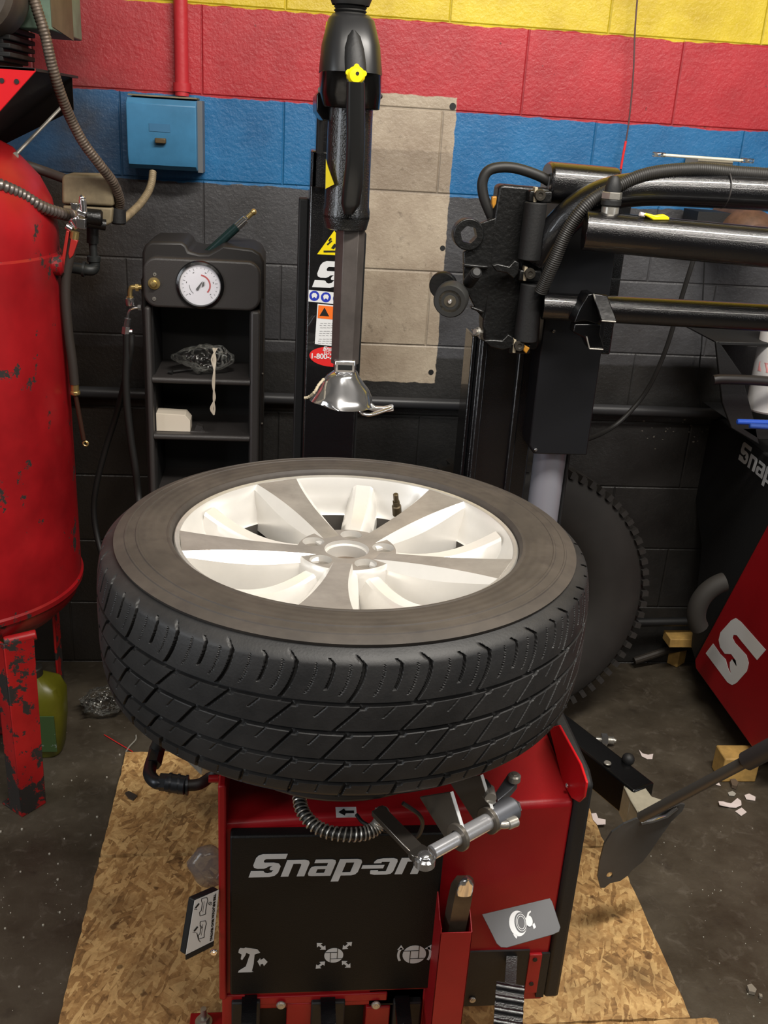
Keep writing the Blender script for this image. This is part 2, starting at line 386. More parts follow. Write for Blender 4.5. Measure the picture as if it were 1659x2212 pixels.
def text(name, body, size, M, m, parent, off=0., shear=0., sx=1., ext=.0002, align='CENTER'):
    cu = bpy.data.curves.new(name, 'FONT'); cu.body = body; cu.size = size; cu.extrude = ext; cu.offset = off; cu.shear = shear
    cu.align_x = align; cu.align_y = 'CENTER'; cu.materials.append(m)
    t = bpy.data.objects.new(name+'_curve', cu); me = bpy.data.meshes.new_from_object(t)
    if not me.materials: me.materials.append(m)
    o = bpy.data.objects.new(name, me); C.objects.link(o); o.matrix_basis = M @ Matrix.Diagonal((sx, 1, 1, 1))
    bpy.data.objects.remove(t)
    if parent: put(o, parent)
    return o
def frame(o, ux, uz):
    """matrix: local x->ux, y->uz, z-> normal"""
    ux = V(ux).normalized(); nz = ux.cross(V(uz)).normalized(); uy = nz.cross(ux)
    M = Matrix((ux, uy, nz)).transposed().to_4x4(); M.translation = V(o); return M
FRONT = lambda p: frame(p, (1, 0, 0), (0, 0, 1))      # text on a face that looks towards -Y
def crv(pts, n=10):
    """Catmull-Rom through pts"""
    pts = [V(p) for p in pts]; P = [2*pts[0]-pts[1]] + pts + [2*pts[-1]-pts[-2]]; out = []
    for i in range(1, len(P)-2):
        for k in range(n):
            t = k/n; a, b, c, d = P[i-1], P[i], P[i+1], P[i+2]
            out.append(.5*((2*b)+(c-a)*t+(2*a-5*b+4*c-d)*t*t+(3*b-a-3*c+d)*t**3))
    return out + [pts[-1]]
def ribbed(path, r, dr, per):
    """resampled path with a ripple: returns path, rfun"""
    L = [0]
    for a, b in zip(path, path[1:]): L.append(L[-1]+(b-a).length)
    n = int(L[-1]/per*4); out = []; j = 0
    for i in range(n+1):
        s = L[-1]*i/n
        while j < len(L)-2 and L[j+1] < s: j += 1
        t = (s-L[j])/max(1e-9, L[j+1]-L[j]); out.append(path[j].lerp(path[j+1], min(1, t)))
    return out, (lambda i: r+dr*(1 if i % 4 < 2 else -1))
# logo lettering as outlines (cap height 1)
LOGO = {
 'S': (.86, [[(0,0),(.60,0),(.73,.05),(.80,.18),(.80,.46),(.72,.58),(.56,.63),(.30,.63),(.26,.67),(.26,.75),(.30,.79),(.86,.79),(.86,1),(.16,1),(.05,.95),(0,.84),(0,.52),(.05,.42),(.16,.37),(.34,.37),(.41,.41),(.46,.47),(.57,.49),(.52,.42),(.51,.35),(.55,.30),(.64,.30),(.60,.20),(.50,.16),(.42,.19),(.36,.26),(.30,.27),(0,.27)]]),
 'n': (.70, [[(0,0),(.22,0),(.22,.56),(.42,.56),(.46,.52),(.46,0),(.68,0),(.68,.58),(.63,.68),(.52,.72),(0,.72)]]),
 'a': (.70, [[(.06,.57),(.06,.72),(.54,.72),(.64,.68),(.68,.58),(.68,0),(.46,0),(.46,.57)], [(.46,.43),(.12,.43),(.03,.40),(0,.31),(0,.1),(.04,.02),(.13,0),(.46,0),(.46,.13),(.22,.13),(.22,.30),(.46,.30)]]),
 'p': (.70, [[(0,-.26),(.22,-.26),(.22,.72),(0,.72)], [(.22,.72),(.52,.72),(.63,.68),(.68,.58),(.68,.14),(.63,.04),(.52,0),(.22,0),(.22,.14),(.46,.14),(.46,.57),(.22,.57)]]),
 '-': (.26, [[(-.02,.28),(.62,.28),(.62,.43),(-.02,.43)]]),
 'o': (.72, [[(.24,.72),(.54,.72),(.66,.68),(.70,.58),(.70,.14),(.66,.04),(.54,0),(.18,0),(.05,.04),(.02,.14),(.02,.20),(.24,.20),(.24,.14),(.48,.14),(.48,.57),(.24,.57),(.24,.51),(.02,.51),(.02,.58),(.08,.68)]]),
}
def logo_mb(word, M, size, shear=.3, th=.0004, xs=1.):
    mb = MB(); x = 0; e = M.to_3x3() @ V((0, 0, th))
    for ch in word:
        wd, polys = LOGO[ch]
        for p in polys:
            mb.prism([M @ V(((x+a)*xs*size+b*shear*size, b*size, 0)) for a, b in p], e)
        x += wd + (.06 if ch != '-' else 0)
    return mb
def poly2(mb, M, polys, th=.0004, mi=0):
    e = M.to_3x3() @ V((0, 0, th))
    for p in polys: mb.prism([M @ V((a, b, 0)) for a, b in p], e, mi)
    return mb
def circ(cx, cy, r, n=28, a0=0, a1=2*PI, r2=None):
    if r2 is None: return [(cx+r*math.cos(a0+(a1-a0)*i/n), cy+r*math.sin(a0+(a1-a0)*i/n)) for i in range(n)]
    o = [(cx+r*math.cos(a0+(a1-a0)*i/n), cy+r*math.sin(a0+(a1-a0)*i/n)) for i in range(n+1)]
    q = [(cx+r2*math.cos(a0+(a1-a0)*i/n), cy+r2*math.sin(a0+(a1-a0)*i/n)) for i in range(n, -1, -1)]
    return o+q
def screw(c, r, m, parent, name='screw', axis=(0, -1, 0), h=.004):
    c = V(c); mb = MB(); a = V(axis).normalized()
    mb.cyl(c, c+a*h, r, 16, ch=h*.3); mb.cyl(c+a*h, c+a*(h+.0006), r*.45, 6)
    return build(name, mb, m, parent)
# ================================================================== THE SETTING
RX0, RX1, RY0, RZ1 = -2.6, 3.6, -4.2, 3.6
struct('floor', MB().bb(RX0, RX1, RY0, WALLY+.1, -.1, 0), floor_mat())
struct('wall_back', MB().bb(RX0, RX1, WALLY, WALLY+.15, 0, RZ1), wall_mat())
SIDEM = mat('side_wall_paint', (120, 116, 108), .7, var=.2, vs=3)
struct('wall_left', MB().bb(RX0-.15, RX0, RY0, WALLY+.15, 0, RZ1), SIDEM)
struct('wall_right', MB().bb(RX1, RX1+.15, RY0, WALLY+.15, 0, RZ1), SIDEM)
struct('wall_front', MB().bb(RX0, RX1, RY0-.15, RY0, 0, RZ1), SIDEM)
struct('ceiling', MB().bb(RX0-.15, RX1+.15, RY0-.15, WALLY+.15, RZ1, RZ1+.12), mat('ceiling_grey', (110, 106, 100), .8))
WB = bpy.data.objects['wall_back']
for x, y, r in ((978, 230, .0085), (956, 536, .007), (931, 804, .0075)):
    p = PY(x, y, WALLY); mb = MB(); mb.cyl((p.x, WALLY-.0012, p.z), (p.x, WALLY+.002, p.z), r, 18); build('anchor_hole', mb, BLKP, WB)
mb = MB(); random.seed(5)
for i in range(26):
    x, y = random.gauss(1450, 50), random.gauss(928, 16); p = PY(x, y, WALLY-.0006); r = random.uniform(.0015, .0045)
    mb.prism([p+V((r*random.uniform(.5, 1.3)*math.cos(2*PI*k/6), 0, r*random.uniform(.3, .8)*math.sin(2*PI*k/6))) for k in range(6)], (0, .0004, 0))
build('bare_chip', mb, mat('bare_block_chip', (128, 122, 112), .8), WB, smooth=False)['kind'] = 'stuff'
# OSB sheets
OSB = osb_mat()
def osb(name, x0, x1, y0, y1, lab, chew=0):
    pts = []; random.seed(int(y0*100))
    def edge(a, b, n, w):
        for i in range(n):
            t = i/n; p = V(a).lerp(V(b), t); q = V((b[1]-a[1], a[0]-b[0], 0)).normalized()
            pts.append(p + q*random.uniform(-w, w))
    edge((x0, y0, .0005), (x1, y0, .0005), 60, .0025); edge((x1, y0, .0005), (x1, y1, .0005), 24, .0015)
    edge((x1, y1, .0005), (x0, y1, .0005), 60, .0025); edge((x0, y1, .0005), (x0, y0, .0005), 24, .0015)
    return tag(build(name, MB().prism(pts, (0, 0, .011)), OSB, smooth=False), lab, 'board', 'strand boards on the floor')
xl = -.388; xr = .818
s1 = PZ(350, 1848, .01).y; s2 = PZ(1400, 2204, .01).y; sb = PZ(300, 1625, .01).y
osb('strand_board', xl, xr-.02, s1+.004, sb, 'strand board sheet under the machine, nearest the wall')
osb('strand_board', xl, xr, s2+.002, s1-.004, 'wide strand board sheet, middle one of the three under the machine')
osb('strand_board', xl-.02, xr+.05, .72, s2-.002, 'strand board sheet at the bottom edge, nearest the viewer')
# wall services
p = PY(700, 862, 2.635)
tag(build('wall_pipe', MB().cyl((-1.6, 2.64, p.z), (1.35, 2.64, p.z-.008), .016), mat('black_wall_pipe', (52, 52, 54), .4)), 'thin black horizontal pipe running along the dark lower wall', 'pipe')
p0 = PY(393, 198, 2.65); p1 = PY(385, -60, 2.65)
mb = MB().cyl((p0.x, 2.652, p0.z-.01), (p0.x, 2.652, RZ1), .017)
mb.cyl((p0.x, 2.655, p0.z+.0), (p0.x, 2.655, p0.z+.02), .022)
tag(build('painted_conduit', mb, [mat('red_painted_conduit', (176, 40, 48), .45, bump=.4, bs=60)]), 'red painted vertical conduit rising from the blue electrical box', 'pipe')
# ================================================================== TYRE CHANGER
TY = 1.22
tc = thing('tire_changer', 'red and black tire changer machine standing on strand board, holding the wheel', 'tire changer', (.2, 1.5, .012))
cx0, cx1 = -.078, .474
zt = .60; zf = .578
# cabinet: bent sheet body
mb = MB()
prof = [(TY, .19), (TY, zf-.004), (TY+.006, zf+.003), (TY+.5, zf+.030), (TY+.5, .19)]
mb.loft([[V((cx0, y, z)) for y, z in prof], [V((cx1, y, z+(.034 if z > .3 else 0))) for y, z in prof]])
cab = build('cabinet', mb, RED, tc, bevel=.004)
# left flange of the cabinet
mb = MB(); mb.bb(cx0-.004, cx0+.008, TY-.012, TY+.5, .228, .66)
build('side_flange', mb, RED, cab, bevel=.003)
mb = MB(); q = PY(472, 1700, TY); mb.cyl((cx0-.02, TY+.02, q.z), (cx0-.005, TY+.02, q.z), .006, 12)
build('flange_stud', mb, RED, cab)
# right side: upstanding red flange + black side panel
fl = [PX(1186, 1572, .468), PX(1207, 1566, .468), PX(1253, 1650, .468), PX(1266, 1690, .468), PX(1261, 1722, .468), PX(1249, 1733, .468), PX(1234, 1724, .468), PX(1215, 1690, .468)]
mb = MB(); mb.prism(fl, (.004, 0, 0)); 

fo = build('top_flange', mb, REDB, cab, bevel=.0015)
screw(PX(1227, 1697, .467), .004, CHR, cab, axis=(-1, 0, 0))
mb = MB(); mb.prism([(.474, TY-.006, .20), (.474, TY-.006, .650), (.474, TY+.02, .662), (.474, TY+.5, .662), (.474, TY+.5, .20)], (.027, 0, 0))
build('side_panel', mb, BLKM, tc, bevel=.006)
# red vertical strip beside the pedal recess and black lower right side
z0 = .213
mb = MB(); mb.bb(.438, .460, TY-.006, TY, z0, .30)
st = build('edge_strip', mb, RED, tc, bevel=.001)
mb = MB()
for z in (.29, .235): mb.cyl((.448, TY-.0075, z), (.448, TY-.006, z), .004, 12); mb.cut()
buildm('rivet_hole', mb, BLKP, st)
# lower front recess plates
mb = MB(); mb.bb(.312, .438, TY-.004, TY+.02, .185, .308)
mb.bb(.460, .474, TY-.004, TY+.0, .20, .30)
build('recess_plate', mb, BLKM, tc)
# base skirt with pedal slots
mb = MB()
def rb(x0, x1, z0, z1, d=0.): mb.bb(x0, x1, TY-.004-d, TY+.03, z0, z1)
rb(cx0, -.040, .02, .228); rb(-.040, .20, .205, .222); rb(.030, .075, .02, .205); rb(.165, .207, .02, .19); rb(.262, .315, .02, .228)
rb(cx0, .315, .012, .06)
build('base_skirt', mb, RED, tc, bevel=.002)
mb = MB(); mb.bb(cx0+.02, .315, TY+.032, TY+.45, .012, .19)
mb.bb(.17, .262, TY+.0, TY+.03, .19, .225)
build('base_frame', mb, BLKM, tc)
for x in (607, 812):
    q = PY(x, 2168, TY-.005); screw(q, .008, STL, tc, name='base_bolt', h=.006)
# left foot with anchor bolt
mb = MB(); f0 = PZ(412, 2190, .02); mb.bb(f0.x, cx0+.01, TY-.02, PZ(440, 2190, .02).y, .012, .024)
ft = build('foot', mb, RED, tc, bevel=.002)
q = PZ(440, 2203, .03); mb = MB(); mb.cyl((q.x, q.y, .024), (q.x, q.y, .027), .016, 24); mb.cyl((q.x, q.y, .027), (q.x, q.y, .037), .011, 6); mb.cyl((q.x, q.y, .037), (q.x, q.y, .058), .0055, 12)
build('anchor_bolt', mb, STL, ft)
# front panel with logo
fp0 = PY(497, 1806, TY-.02); fp1 = PY(966, 1797, TY-.02); fb = PY(494, 2148, TY-.02)
mb = MB(); mb.bb(fp0.x, fp1.x-.002, TY-.022, TY-.0, fb.z, fp0.z)
fpn = build('front_panel', mb, mat('black_textured_panel', (14, 14, 14), .55, bump=.3, bs=500, spec=.3), tc, bevel=.003)
lp = PY(537, 1895, TY-.0225); lz = PY(560, 1836, TY-.0225)
hgt = .0445
Lw = (PY(925, 1880, TY-.0225).x-lp.x)
tot = sum(LOGO[c][0] + (.06 if c != '-' else 0) for c in 'Snap-on')
xs = (Lw/hgt-.28)/tot
lg = logo_mb('Snap-on', frame(lp, (1, 0, 0), (0, 0, 1)), hgt, .3, .0005, xs)
lo_ = build('panel_lettering', lg, SIL, fpn, smooth=False); lo_['label'] = 'silver Snap-on lettering'
rg = PY(921, 1874, TY-.0226); text('registered_mark', '®', .016, FRONT(rg), SIL, fpn)
def at2(x, y): p = PY(x, y, TY-.0226); return (p.x, p.z)
BM_ = Matrix(((1, 0, 0, 0), (0, 0, -1, TY-.0222), (0, 1, 0, 0), (0, 0, 0, 1)))   # (a,b) -> x=a, z=b on the panel plane
def px2(pts): return [at2(x, y) for x, y in pts]
# icons: tower, jaws, turning table
mb = MB()
poly2(mb, BM_, [px2([(516,2052),(519,2048),(527,2049),(530,2047),(556,2051),(562,2058),(550,2062),(548,2082),(544,2098),(547,2100),(546,2098),(544,2100),(514,2101),(516,2097),(531,2088),(537,2070),(540,2062),(532,2058),(530,2064),(523,2074),(520,2072),(522,2062),(515,2058)]),
      px2([(556,2077),(562,2070),(563,2074),(570,2070),(578,2078),(570,2087),(568,2082),(563,2083),(562,2088)])])
tw = build('tower_icon', mb, SIL, fpn, smooth=False)
mb = MB()
c0 = at2(721, 2064); mb2 = MB()
poly2(mb, BM_, [circ(c0[0], c0[1], .0155)])
for sx, sy in ((-1, 1), (1, 1), (-1, -1), (1, -1)):
    a, b_ = c0[0]+sx*.0215, c0[1]+sy*.0205
    d = lambda u, v: (a+sx*u*.7071-v*.7071*sx, b_+sy*u*.7071+v*.7071*sy)
    poly2(mb, BM_, [[d(-.011, 0), d(-.004, .006), d(-.004, .002), d(.003, .002), d(.003, .006), d(.010, 0), d(.003, -.006), d(.003, -.002), d(-.004, -.002), d(-.004, -.006)]])
build('jaw_icon', mb, SIL, fpn, smooth=False)
mb = MB(); c1 = at2(895, 2062); poly2(mb, BM_, [circ(c1[0], c1[1], .0195)])
poly2(mb, BM_, [circ(c1[0], c1[1], .0285, 14, -.5, .6, .0245), circ(c1[0], c1[1], .0285, 14, PI-.6, PI+.5, .0245)])
poly2(mb, BM_, [[(c1[0]+.017, c1[1]+.012), (c1[0]+.027, c1[1]+.020), (c1[0]+.027, c1[1]+.009)], [(c1[0]-.029, c1[1]+.011), (c1[0]-.023, c1[1]+.021), (c1[0]-.018, c1[1]+.012)]])
build('turntable_icon', mb, SIL, fpn, smooth=False)
mb = MB()
for (a, b_), s in ((c0, .8), (c1, 1)):
    t = .0006
    for x0, x1, y0, y1 in ((-.0185, .006, .0085, .0085), (-.006, .0185, -.0085, -.0085), (-.007, -.007, -.018, .008), (.007, .007, -.008, .018)):
        mb.prism([BM_ @ V((a+x*s, b_+y*s, .0005)) for x, y in ((x0-t, y0-t), (x1+t, y0-t), (x1+t, y1+t), (x0-t, y1+t))], (0, -.0003, 0))
    mb.cut()
buildm('icon_line', mb, BLKP, fpn, smooth=False)
# tool pocket
b0 = PY(958, 2021, 1.14); b1 = PY(1022, 2021, 1.14); zb = .06
pk = MB(); yw = 1.145; x0p, x1p = b0.x-.004, b1.x
for a in ((x0p, x1p, yw, yw+.002, zb, b0.z), (x0p, x0p+.002, yw, TY-.004, zb, b0.z+.01), (x1p-.002, x1p, yw, TY-.004, zb, b0.z), (x0p, x1p, yw, TY-.004, zb, zb+.002)): pk.bb(*a)
pk.prism([(x1p-.002, yw, b0.z), (x1p-.002, TY-.004, b0.z), (x1p-.002, TY-.004, b0.z+.045)], (.002, 0, 0))
pk.prism([(x0p, yw, b0.z), (x0p, TY-.004, b0.z), (x0p, TY-.004, b0.z+.045)], (.002, 0, 0))
build('tool_pocket', pk, RED, tc, bevel=.0006)
# grey flap with wheel picture over the side pedal
fpts = [PY(1041, 1975, 1.19), PY(1188, 1940, 1.19), PY(1193, 1948, 1.185), PY(1211, 2002, 1.15), PY(1208, 2012, 1.147), PY(1195, 2018, 1.145), PY(1095, 2047, 1.145), PY(1082, 2046, 1.146), PY(1073, 2038, 1.15)]
o3 = fpts[0]; ux = (fpts[1]-fpts[0]).normalized(); vv = (fpts[6]-fpts[0]); nrm = ux.cross(vv).normalized()
fpts = [p-nrm*(p-o3).dot(nrm) for p in fpts]
nup = nrm if nrm.y < 0 else -nrm
mb = MB(); mb.prism(fpts, -nup*.0025)
flap = build('pedal_flap', mb, GRY, tc, bevel=.0006); flap['label'] = 'grey flap printed with a wheel picture'
def onflap(x, y, k=.0003):
    d = ray(x, y); o = V((0, 0, CAMH)); t = (o3-o).dot(nrm)/d.dot(nrm); return o+d*t+nup*k
def flappoly(mb, pts, k=.0004): mb.prism([onflap(x, y, k) for x, y in pts], nup*.0003)
def el(cx, cy, a, b, rot=-.15, n=26, a0=0, a1=2*PI):
    return [(cx+a*math.cos(t)*math.cos(rot)-b*math.sin(t)*math.sin(rot), cy+a*math.cos(t)*math.sin(rot)+b*math.sin(t)*math.cos(rot)) for t in [a0+(a1-a0)*i/n for i in range(n)]]
def flring(mb, cx_, cy_, a, b, a2, b2, k):
    o_ = el(cx_, cy_, a, b, n=30); i_ = el(cx_, cy_, a2, b2, n=30)
    for i in range(30): mb.prism([onflap(*q, k) for q in (o_[i], o_[(i+1) % 30], i_[(i+1) % 30], i_[i])], nup*.0001)
mb = MB(); flappoly(mb, el(1119, 1995, 19, 28)); flappoly(mb, [(1137,1982),(1140,1971),(1146,1967),(1147,1970),(1143,1974),(1141,1982)]); flappoly(mb, [(1150,1998),(1154,1993),(1158,2003),(1153,2007)]); flappoly(mb, [(1108,2018),(1118,2020),(1116,2028),(1112,2024)])
flring(mb, 1126, 1993, 11.5, 19, 10.3, 17.6, .0014); flring(mb, 1126, 1993, 8.5, 14.5, 7.5, 13.2, .0014); flappoly(mb, el(1143, 1990, 7.5, 12), .0016)
build('wheel_picture', mb, WHT, flap, smooth=False)
mb = MB(); mb.prism([onflap(*q, .0010) for q in el(1125, 1993, 13.5, 22.5, n=30)], nup*.0001)
build('wheel_picture_center', mb, GRY, flap, smooth=False)
# pedals
def pedal(x, y, wd, Yp, rz=0., zc=None):
    c = PY(x, y, Yp); M = Matrix.Translation(c) @ Matrix.Rotation(rz, 4, 'Z') @ Matrix.Rotation(math.radians(12), 4, 'X')
    mb = MB()
    R = M.to_3x3().to_4x4()
    mb.box(M @ V((0, .0, -.006)), (wd, .075, .008), R)
    for k in range(4): mb.cyl(M @ V((-wd/2, -.032+.02*k, .0)), M @ V((wd/2, -.032+.02*k, .0)), .0055, 12)
    mb.box(M @ V((0, .06, -.012)), (wd*.4, .06, .012), R)
    build('foot_pedal', mb, BLK, tc)
pedal(1100, 2170, .046, 1.13, -.25)
for x in (535, 712, 880): pedal(x, 2262, .062, 1.13)
mb = MB()
for a, b_ in ((500, 562), (672, 745), (850, 910)):
    q0, q1 = PY(a, 2180, TY-.01), PY(b_, 2180, TY-.01); mb.bb(q0.x, q1.x, TY-.012, TY+.03, .05, PY(a, 2168, TY-.012).z); mb.cut()
buildm('pedal_shroud', mb, BLKM, tc, bevel=.003)
for x, y in ((1020, 2158), (1098, 2132)):
    q = PY(x, y, TY-.004); screw(q, .006, STL, tc)
# gearbox column and turntable under the wheel
WC = V((.103, 1.327, 1.024))
mb = MB(); mb.cyl((WC.x, WC.y+.06, .60), (WC.x, WC.y+.06, .70), .12, 48); mb.cyl((WC.x, WC.y, .69), (WC.x, WC.y, .725), .20, 48, ch=.004); mb.cyl((WC.x, WC.y, .725), (WC.x, WC.y, .79), .09, 40)
build('turntable', mb, mat('grey_cast_turntable', (70, 70, 72), .4, .5), tc, bevel=.002)
mb = MB()   # slide arms with jaws
for a in (35, 125, 215):
    R = Matrix.Rotation(math.radians(a), 4, 'Z'); mb.box(WC*1 + R @ V((.17, 0, 0)) - V((0, 0, WC.z-.735)), (.2, .06, .02), R)
    mb.box(V((WC.x, WC.y, .755)) + R @ V((.242, 0, 0)), (.03, .05, .05), R); mb.cut()
buildm('clamp_slide', mb, STL, tc, bevel=.002)
# front clamp assembly: chrome piston rod, link bar, sleeve, brackets
zc_ = .735
A = PZ(918, 1850, zc_); B = PZ(1108, 1745, zc_)
ax = (B-A).normalized()
mb = MB(); mb.cyl(A+ax*.012, A+ax*.062, .0095, 24); mb.cyl(A+ax*.06, B-ax*.028, .0115, 24)
pst = build('clamp_cylinder', mb, mat('bright_rod', (214, 214, 218), .2, .75), tc); 
mb = MB(); mb.cyl(B-ax*.045, B-ax*.0, .017, 28, ch=.002)
mb.prism([PZ(1075, 1730, zc_+.01), PZ(1105, 1705, zc_+.01), PZ(1118, 1690, zc_+.01), PZ(1112, 1670, zc_+.01), PZ(1098, 1670, zc_+.01), PZ(1085, 1690, zc_+.01), PZ(1070, 1712, zc_+.01)], (0, 0, -.012))
build('cylinder_sleeve', mb, mat('cast_aluminium', (120, 122, 128), .4, .8), tc, bevel=.001)
mb = MB(); mb.cyl(B-ax*.002, B+ax*.008, .011, 6, ch=.002); build('sleeve_nut', mb, CHR, tc)
q = PZ(1110, 1688, zc_+.012); mb = MB(); mb.cyl(q, q+V((0, 0, .012)), .009, 20, ch=.002); mb.cyl(q+V((0, 0, .012)), q+V((0, 0, .013)), .004, 6)
build('cap_screw', mb, STL, tc)
mb = MB(); me_ = MB()
for px_, yy in ((990, 1808), (1055, 1772)):
    c = PZ(px_, yy, zc_); side = V((0, 0, 1))
    Rq = ax.to_track_quat('Z', 'Y').to_matrix()
    mb.lathe([(.010, -.003), (.019, -.003), (.019, .003), (.010, .003)], c, seg=28, R=Rq)
    up2 = (PZ(px_-27, yy-95, zc_+.045)-c)
    per = ax.cross(up2).normalized()
    per = per if per.y > 0 else -per
    mb.prism([c-per*.012, c+per*.03, c+up2+per*.062, c+up2-per*.010], ax*.0045); mb.cut()
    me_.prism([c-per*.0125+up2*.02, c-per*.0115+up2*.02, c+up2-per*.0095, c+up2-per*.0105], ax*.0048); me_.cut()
for o_b, q_b in zip(buildm('clamp_bracket', mb, mat('shaded_bracket_steel', (110, 104, 96), .3, .6), tc, bevel=.0008), [0, 1]): pass  # dark reflections put into the colour of the plate faces
buildm('bracket_edge', me_, mat('edge_highlight', (240, 240, 240), .3, .5), tc)  # bright strips paint the highlight along the bracket edges
# flat link bar to the pivot
E0 = PZ(905, 1838, zc_+.006); E1 = PZ(815, 1745, zc_+.02)
dl = (E1-E0).normalized(); sd = dl.cross(V((0, 0, 1))).normalized()
mb = MB(); mb.prism([E0+sd*.011, E0-sd*.011, E1-sd*.010, E1+sd*.010], V((0, 0, -.008)))
mb.cyl(E0-V((0, 0, .009)), E0+V((0, 0, .001)), .013, 24)
DSTL = mat('dark_bright_steel', (112, 106, 100), .2, .9)
build('link_bar', mb, DSTL, tc, bevel=.001)
mb = MB(); q = PZ(918, 1853, zc_+.004); mb.cyl(q-V((0, 0, .012)), q+V((0, 0, .002)), .0135, 28, ch=.002); mb.ball(q+V((-.0, 0, .002)), .010, 20, sc=(1, 1, .6))
build('pivot_pin', mb, CHR, tc)
# air elbows
mb = MB(); e = [PZ(x, y, zc_+.0) for x, y in ((1072, 1775), (1088, 1782), (1112, 1776))]
mb.tube(crv([e[0], e[1], e[2]], 6), .0055, 12); mb.cyl(PZ(1096, 1781, zc_), PZ(1116, 1773, zc_), .0075, 16, ch=.001)
mb.cyl(PZ(1050, 1732, zc_+.02), PZ(1063, 1722, zc_+.025), .009, 16); mb.cyl(PZ(1056, 1705, zc_+.03), PZ(1060, 1725, zc_+.03), .008, 16)
build('air_fitting', mb, STL, tc)
mb = MB(); mb.tube(crv([PZ(1112, 1742, zc_+.0), PZ(1121, 1752, zc_-.0), PZ(1118, 1768, zc_-.005), PZ(1110, 1776, zc_)], 8), .0025, 8); mb.cut()
mb.tube(crv([PZ(1045, 1690, .77), PZ(1052, 1700, .77), PZ(1056, 1712, .765)], 6), .006, 10); mb.cut()
mb.tube(crv([PZ(870, 1735, .75), PZ(905, 1760, .73), PZ(912, 1785, .70), PZ(895, 1810, .66), PZ(850, 1800, .63), PZ(790, 1780, .62), PZ(770, 1760, .62)], 8), .003, 8)
buildm('air_line', mb, RUB, tc)
# coiled hose under the tyre
path = crv([PZ(645, 1715, .66), PZ(655, 1755, .65), PZ(690, 1790, .64), PZ(745, 1803, .64), PZ(795, 1798, .64), PZ(820, 1778, .65), PZ(826, 1750, .68)], 30)
n = len(path); hel = []
for i in range(n*6):
    t = i/(n*6-1)*(n-1); k = min(int(t), n-2); p = path[k].lerp(path[k+1], t-k); tg = (path[k+1]-path[k]).normalized()
    a = tg.cross(V((0, 0, 1))).normalized(); b_ = a.cross(tg); ph = t*1.05
    hel.append(p+(a*math.cos(ph)+b_*math.sin(ph))*.0095)
mb = MB(); mb.tube(hel, .0014, 6); build('hose_spring', mb, STL, tc)
mb = MB(); mb.tube(path, .0078, 12); build('coiled_hose', mb, RUB, tc)
# arrow sticker on cabinet slope
q = PZ(748, 1753, .609); M = Matrix.Translation(V((q.x, q.y, .6075))); mb = MB(); poly2(mb, M, [[(-.016, -.012), (.016, -.012), (.016, .012), (-.016, .012)]])
ar = build('arrow_sticker', mb, WHT, cab, smooth=False)
mb = MB(); M2 = M @ Matrix.Translation((0, 0, .0005)); poly2(mb, M2, [[(-.012, 0), (-.003, .008), (-.001, .003), (.012, .003), (.012, -.003), (-.001, -.003), (-.003, -.008)]])
build('arrow_print', mb, BLKP, ar, smooth=False)
# ---- tilt tower
CY = 2.05
k0 = PY(672, 325, CY); kx1 = PY(768, 900, CY).x; kx0 = .0505
mb = MB(); mb.bb(kx0, kx1, CY, CY+.13, .30, k0.z)
col = build('tower', mb, BLK, tc, bevel=.004)
mb = MB(); mb.bb(kx0-.02, kx0, CY+.09, CY+.14, .3, PY(665, 430, CY+.09).z); mb.bb(kx1, kx1+.006, CY+.02, CY+.13, .3, 1.38)
mb.bb(-.02, kx1+.04, 1.62, CY+.13, .19, .30)
build('tower_channel', mb, BLKM, tc, bevel=.003)
def cyp(x, y, k=.0004): p = PY(x, y, CY); return V((p.x, CY-k, p.z))
def sticker(name, pts, m, k=.0004, parent=col):
    mb = MB(); mb.prism([cyp(x, y, k) for x, y in pts], (0, -.0003, 0)); return build(name, mb, m, parent, smooth=False)
s = sticker('warning_triangle', [(685, 549), (722, 498), (762, 553)], YEL); s['label'] = 'yellow warning triangle'
mb = MB()
for pts in ([(699, 541), (733, 541), (733, 545), (699, 545)], [(706, 527), (716, 519), (718, 521), (708, 530)], [(715, 536), (722, 526), (727, 529), (722, 538)], [(709, 519), (714, 513), (717, 516), (712, 522)]): mb.prism([cyp(x, y, .001) for x, y in pts], (0, -.0002, 0))
build('crush_pictogram', mb, BLKP, s, smooth=False)
sx_ = PY(674, 620, CY); MS = frame(V((sx_.x, CY-.0005, sx_.z)), (1, 0, .0), (0, 0, 1))
b = logo_mb('S', MS, .054, .35, .0003, 1.15); o = build('tower_emblem', b, WHT, col, smooth=False); o['label'] = 'white S shaped wrench emblem'
s = sticker('safety_strip', [(667, 626), (765, 636), (765, 661), (666, 651)], WHT); s['label'] = 'white strip with round blue safety pictograms'
mb = MB(); mb2 = MB()
for x, y in ((679, 639), (704, 642), (730, 645)):
    p = cyp(x, y, .001); mb.lathe([(1e-5, 0), (.0105, 0)], p, 'Y', 24, caps=False)
    mb2.prism([p+V((a, -.0004, b_)) for a, b_ in ((-.006, .002), (-.003, .006), (.003, .006), (.006, .002), (.004, -.005), (0, -.002), (-.004, -.005))], (0, -.0002, 0))
build('safety_disc', mb, BLU, s, smooth=False); build('safety_pictogram', mb2, WHT, s, smooth=False)
s = sticker('warning_label', [(686, 656), (765, 664), (757, 752), (680, 743)], WHT)
mb = MB(); mb.prism([cyp(x, y, .0009) for x, y in ((688, 659), (762, 666), (760, 694), (686, 687))], (0, -.0002, 0)); build('warning_header', mb, ORG, s, smooth=False)
mb = MB(); mb.prism([cyp(x, y, .0013) for x, y in ((690, 682), (701, 664), (711, 683))], (0, -.0002, 0)); build('warning_symbol', mb, BLKP, s, smooth=False)
mb = MB()
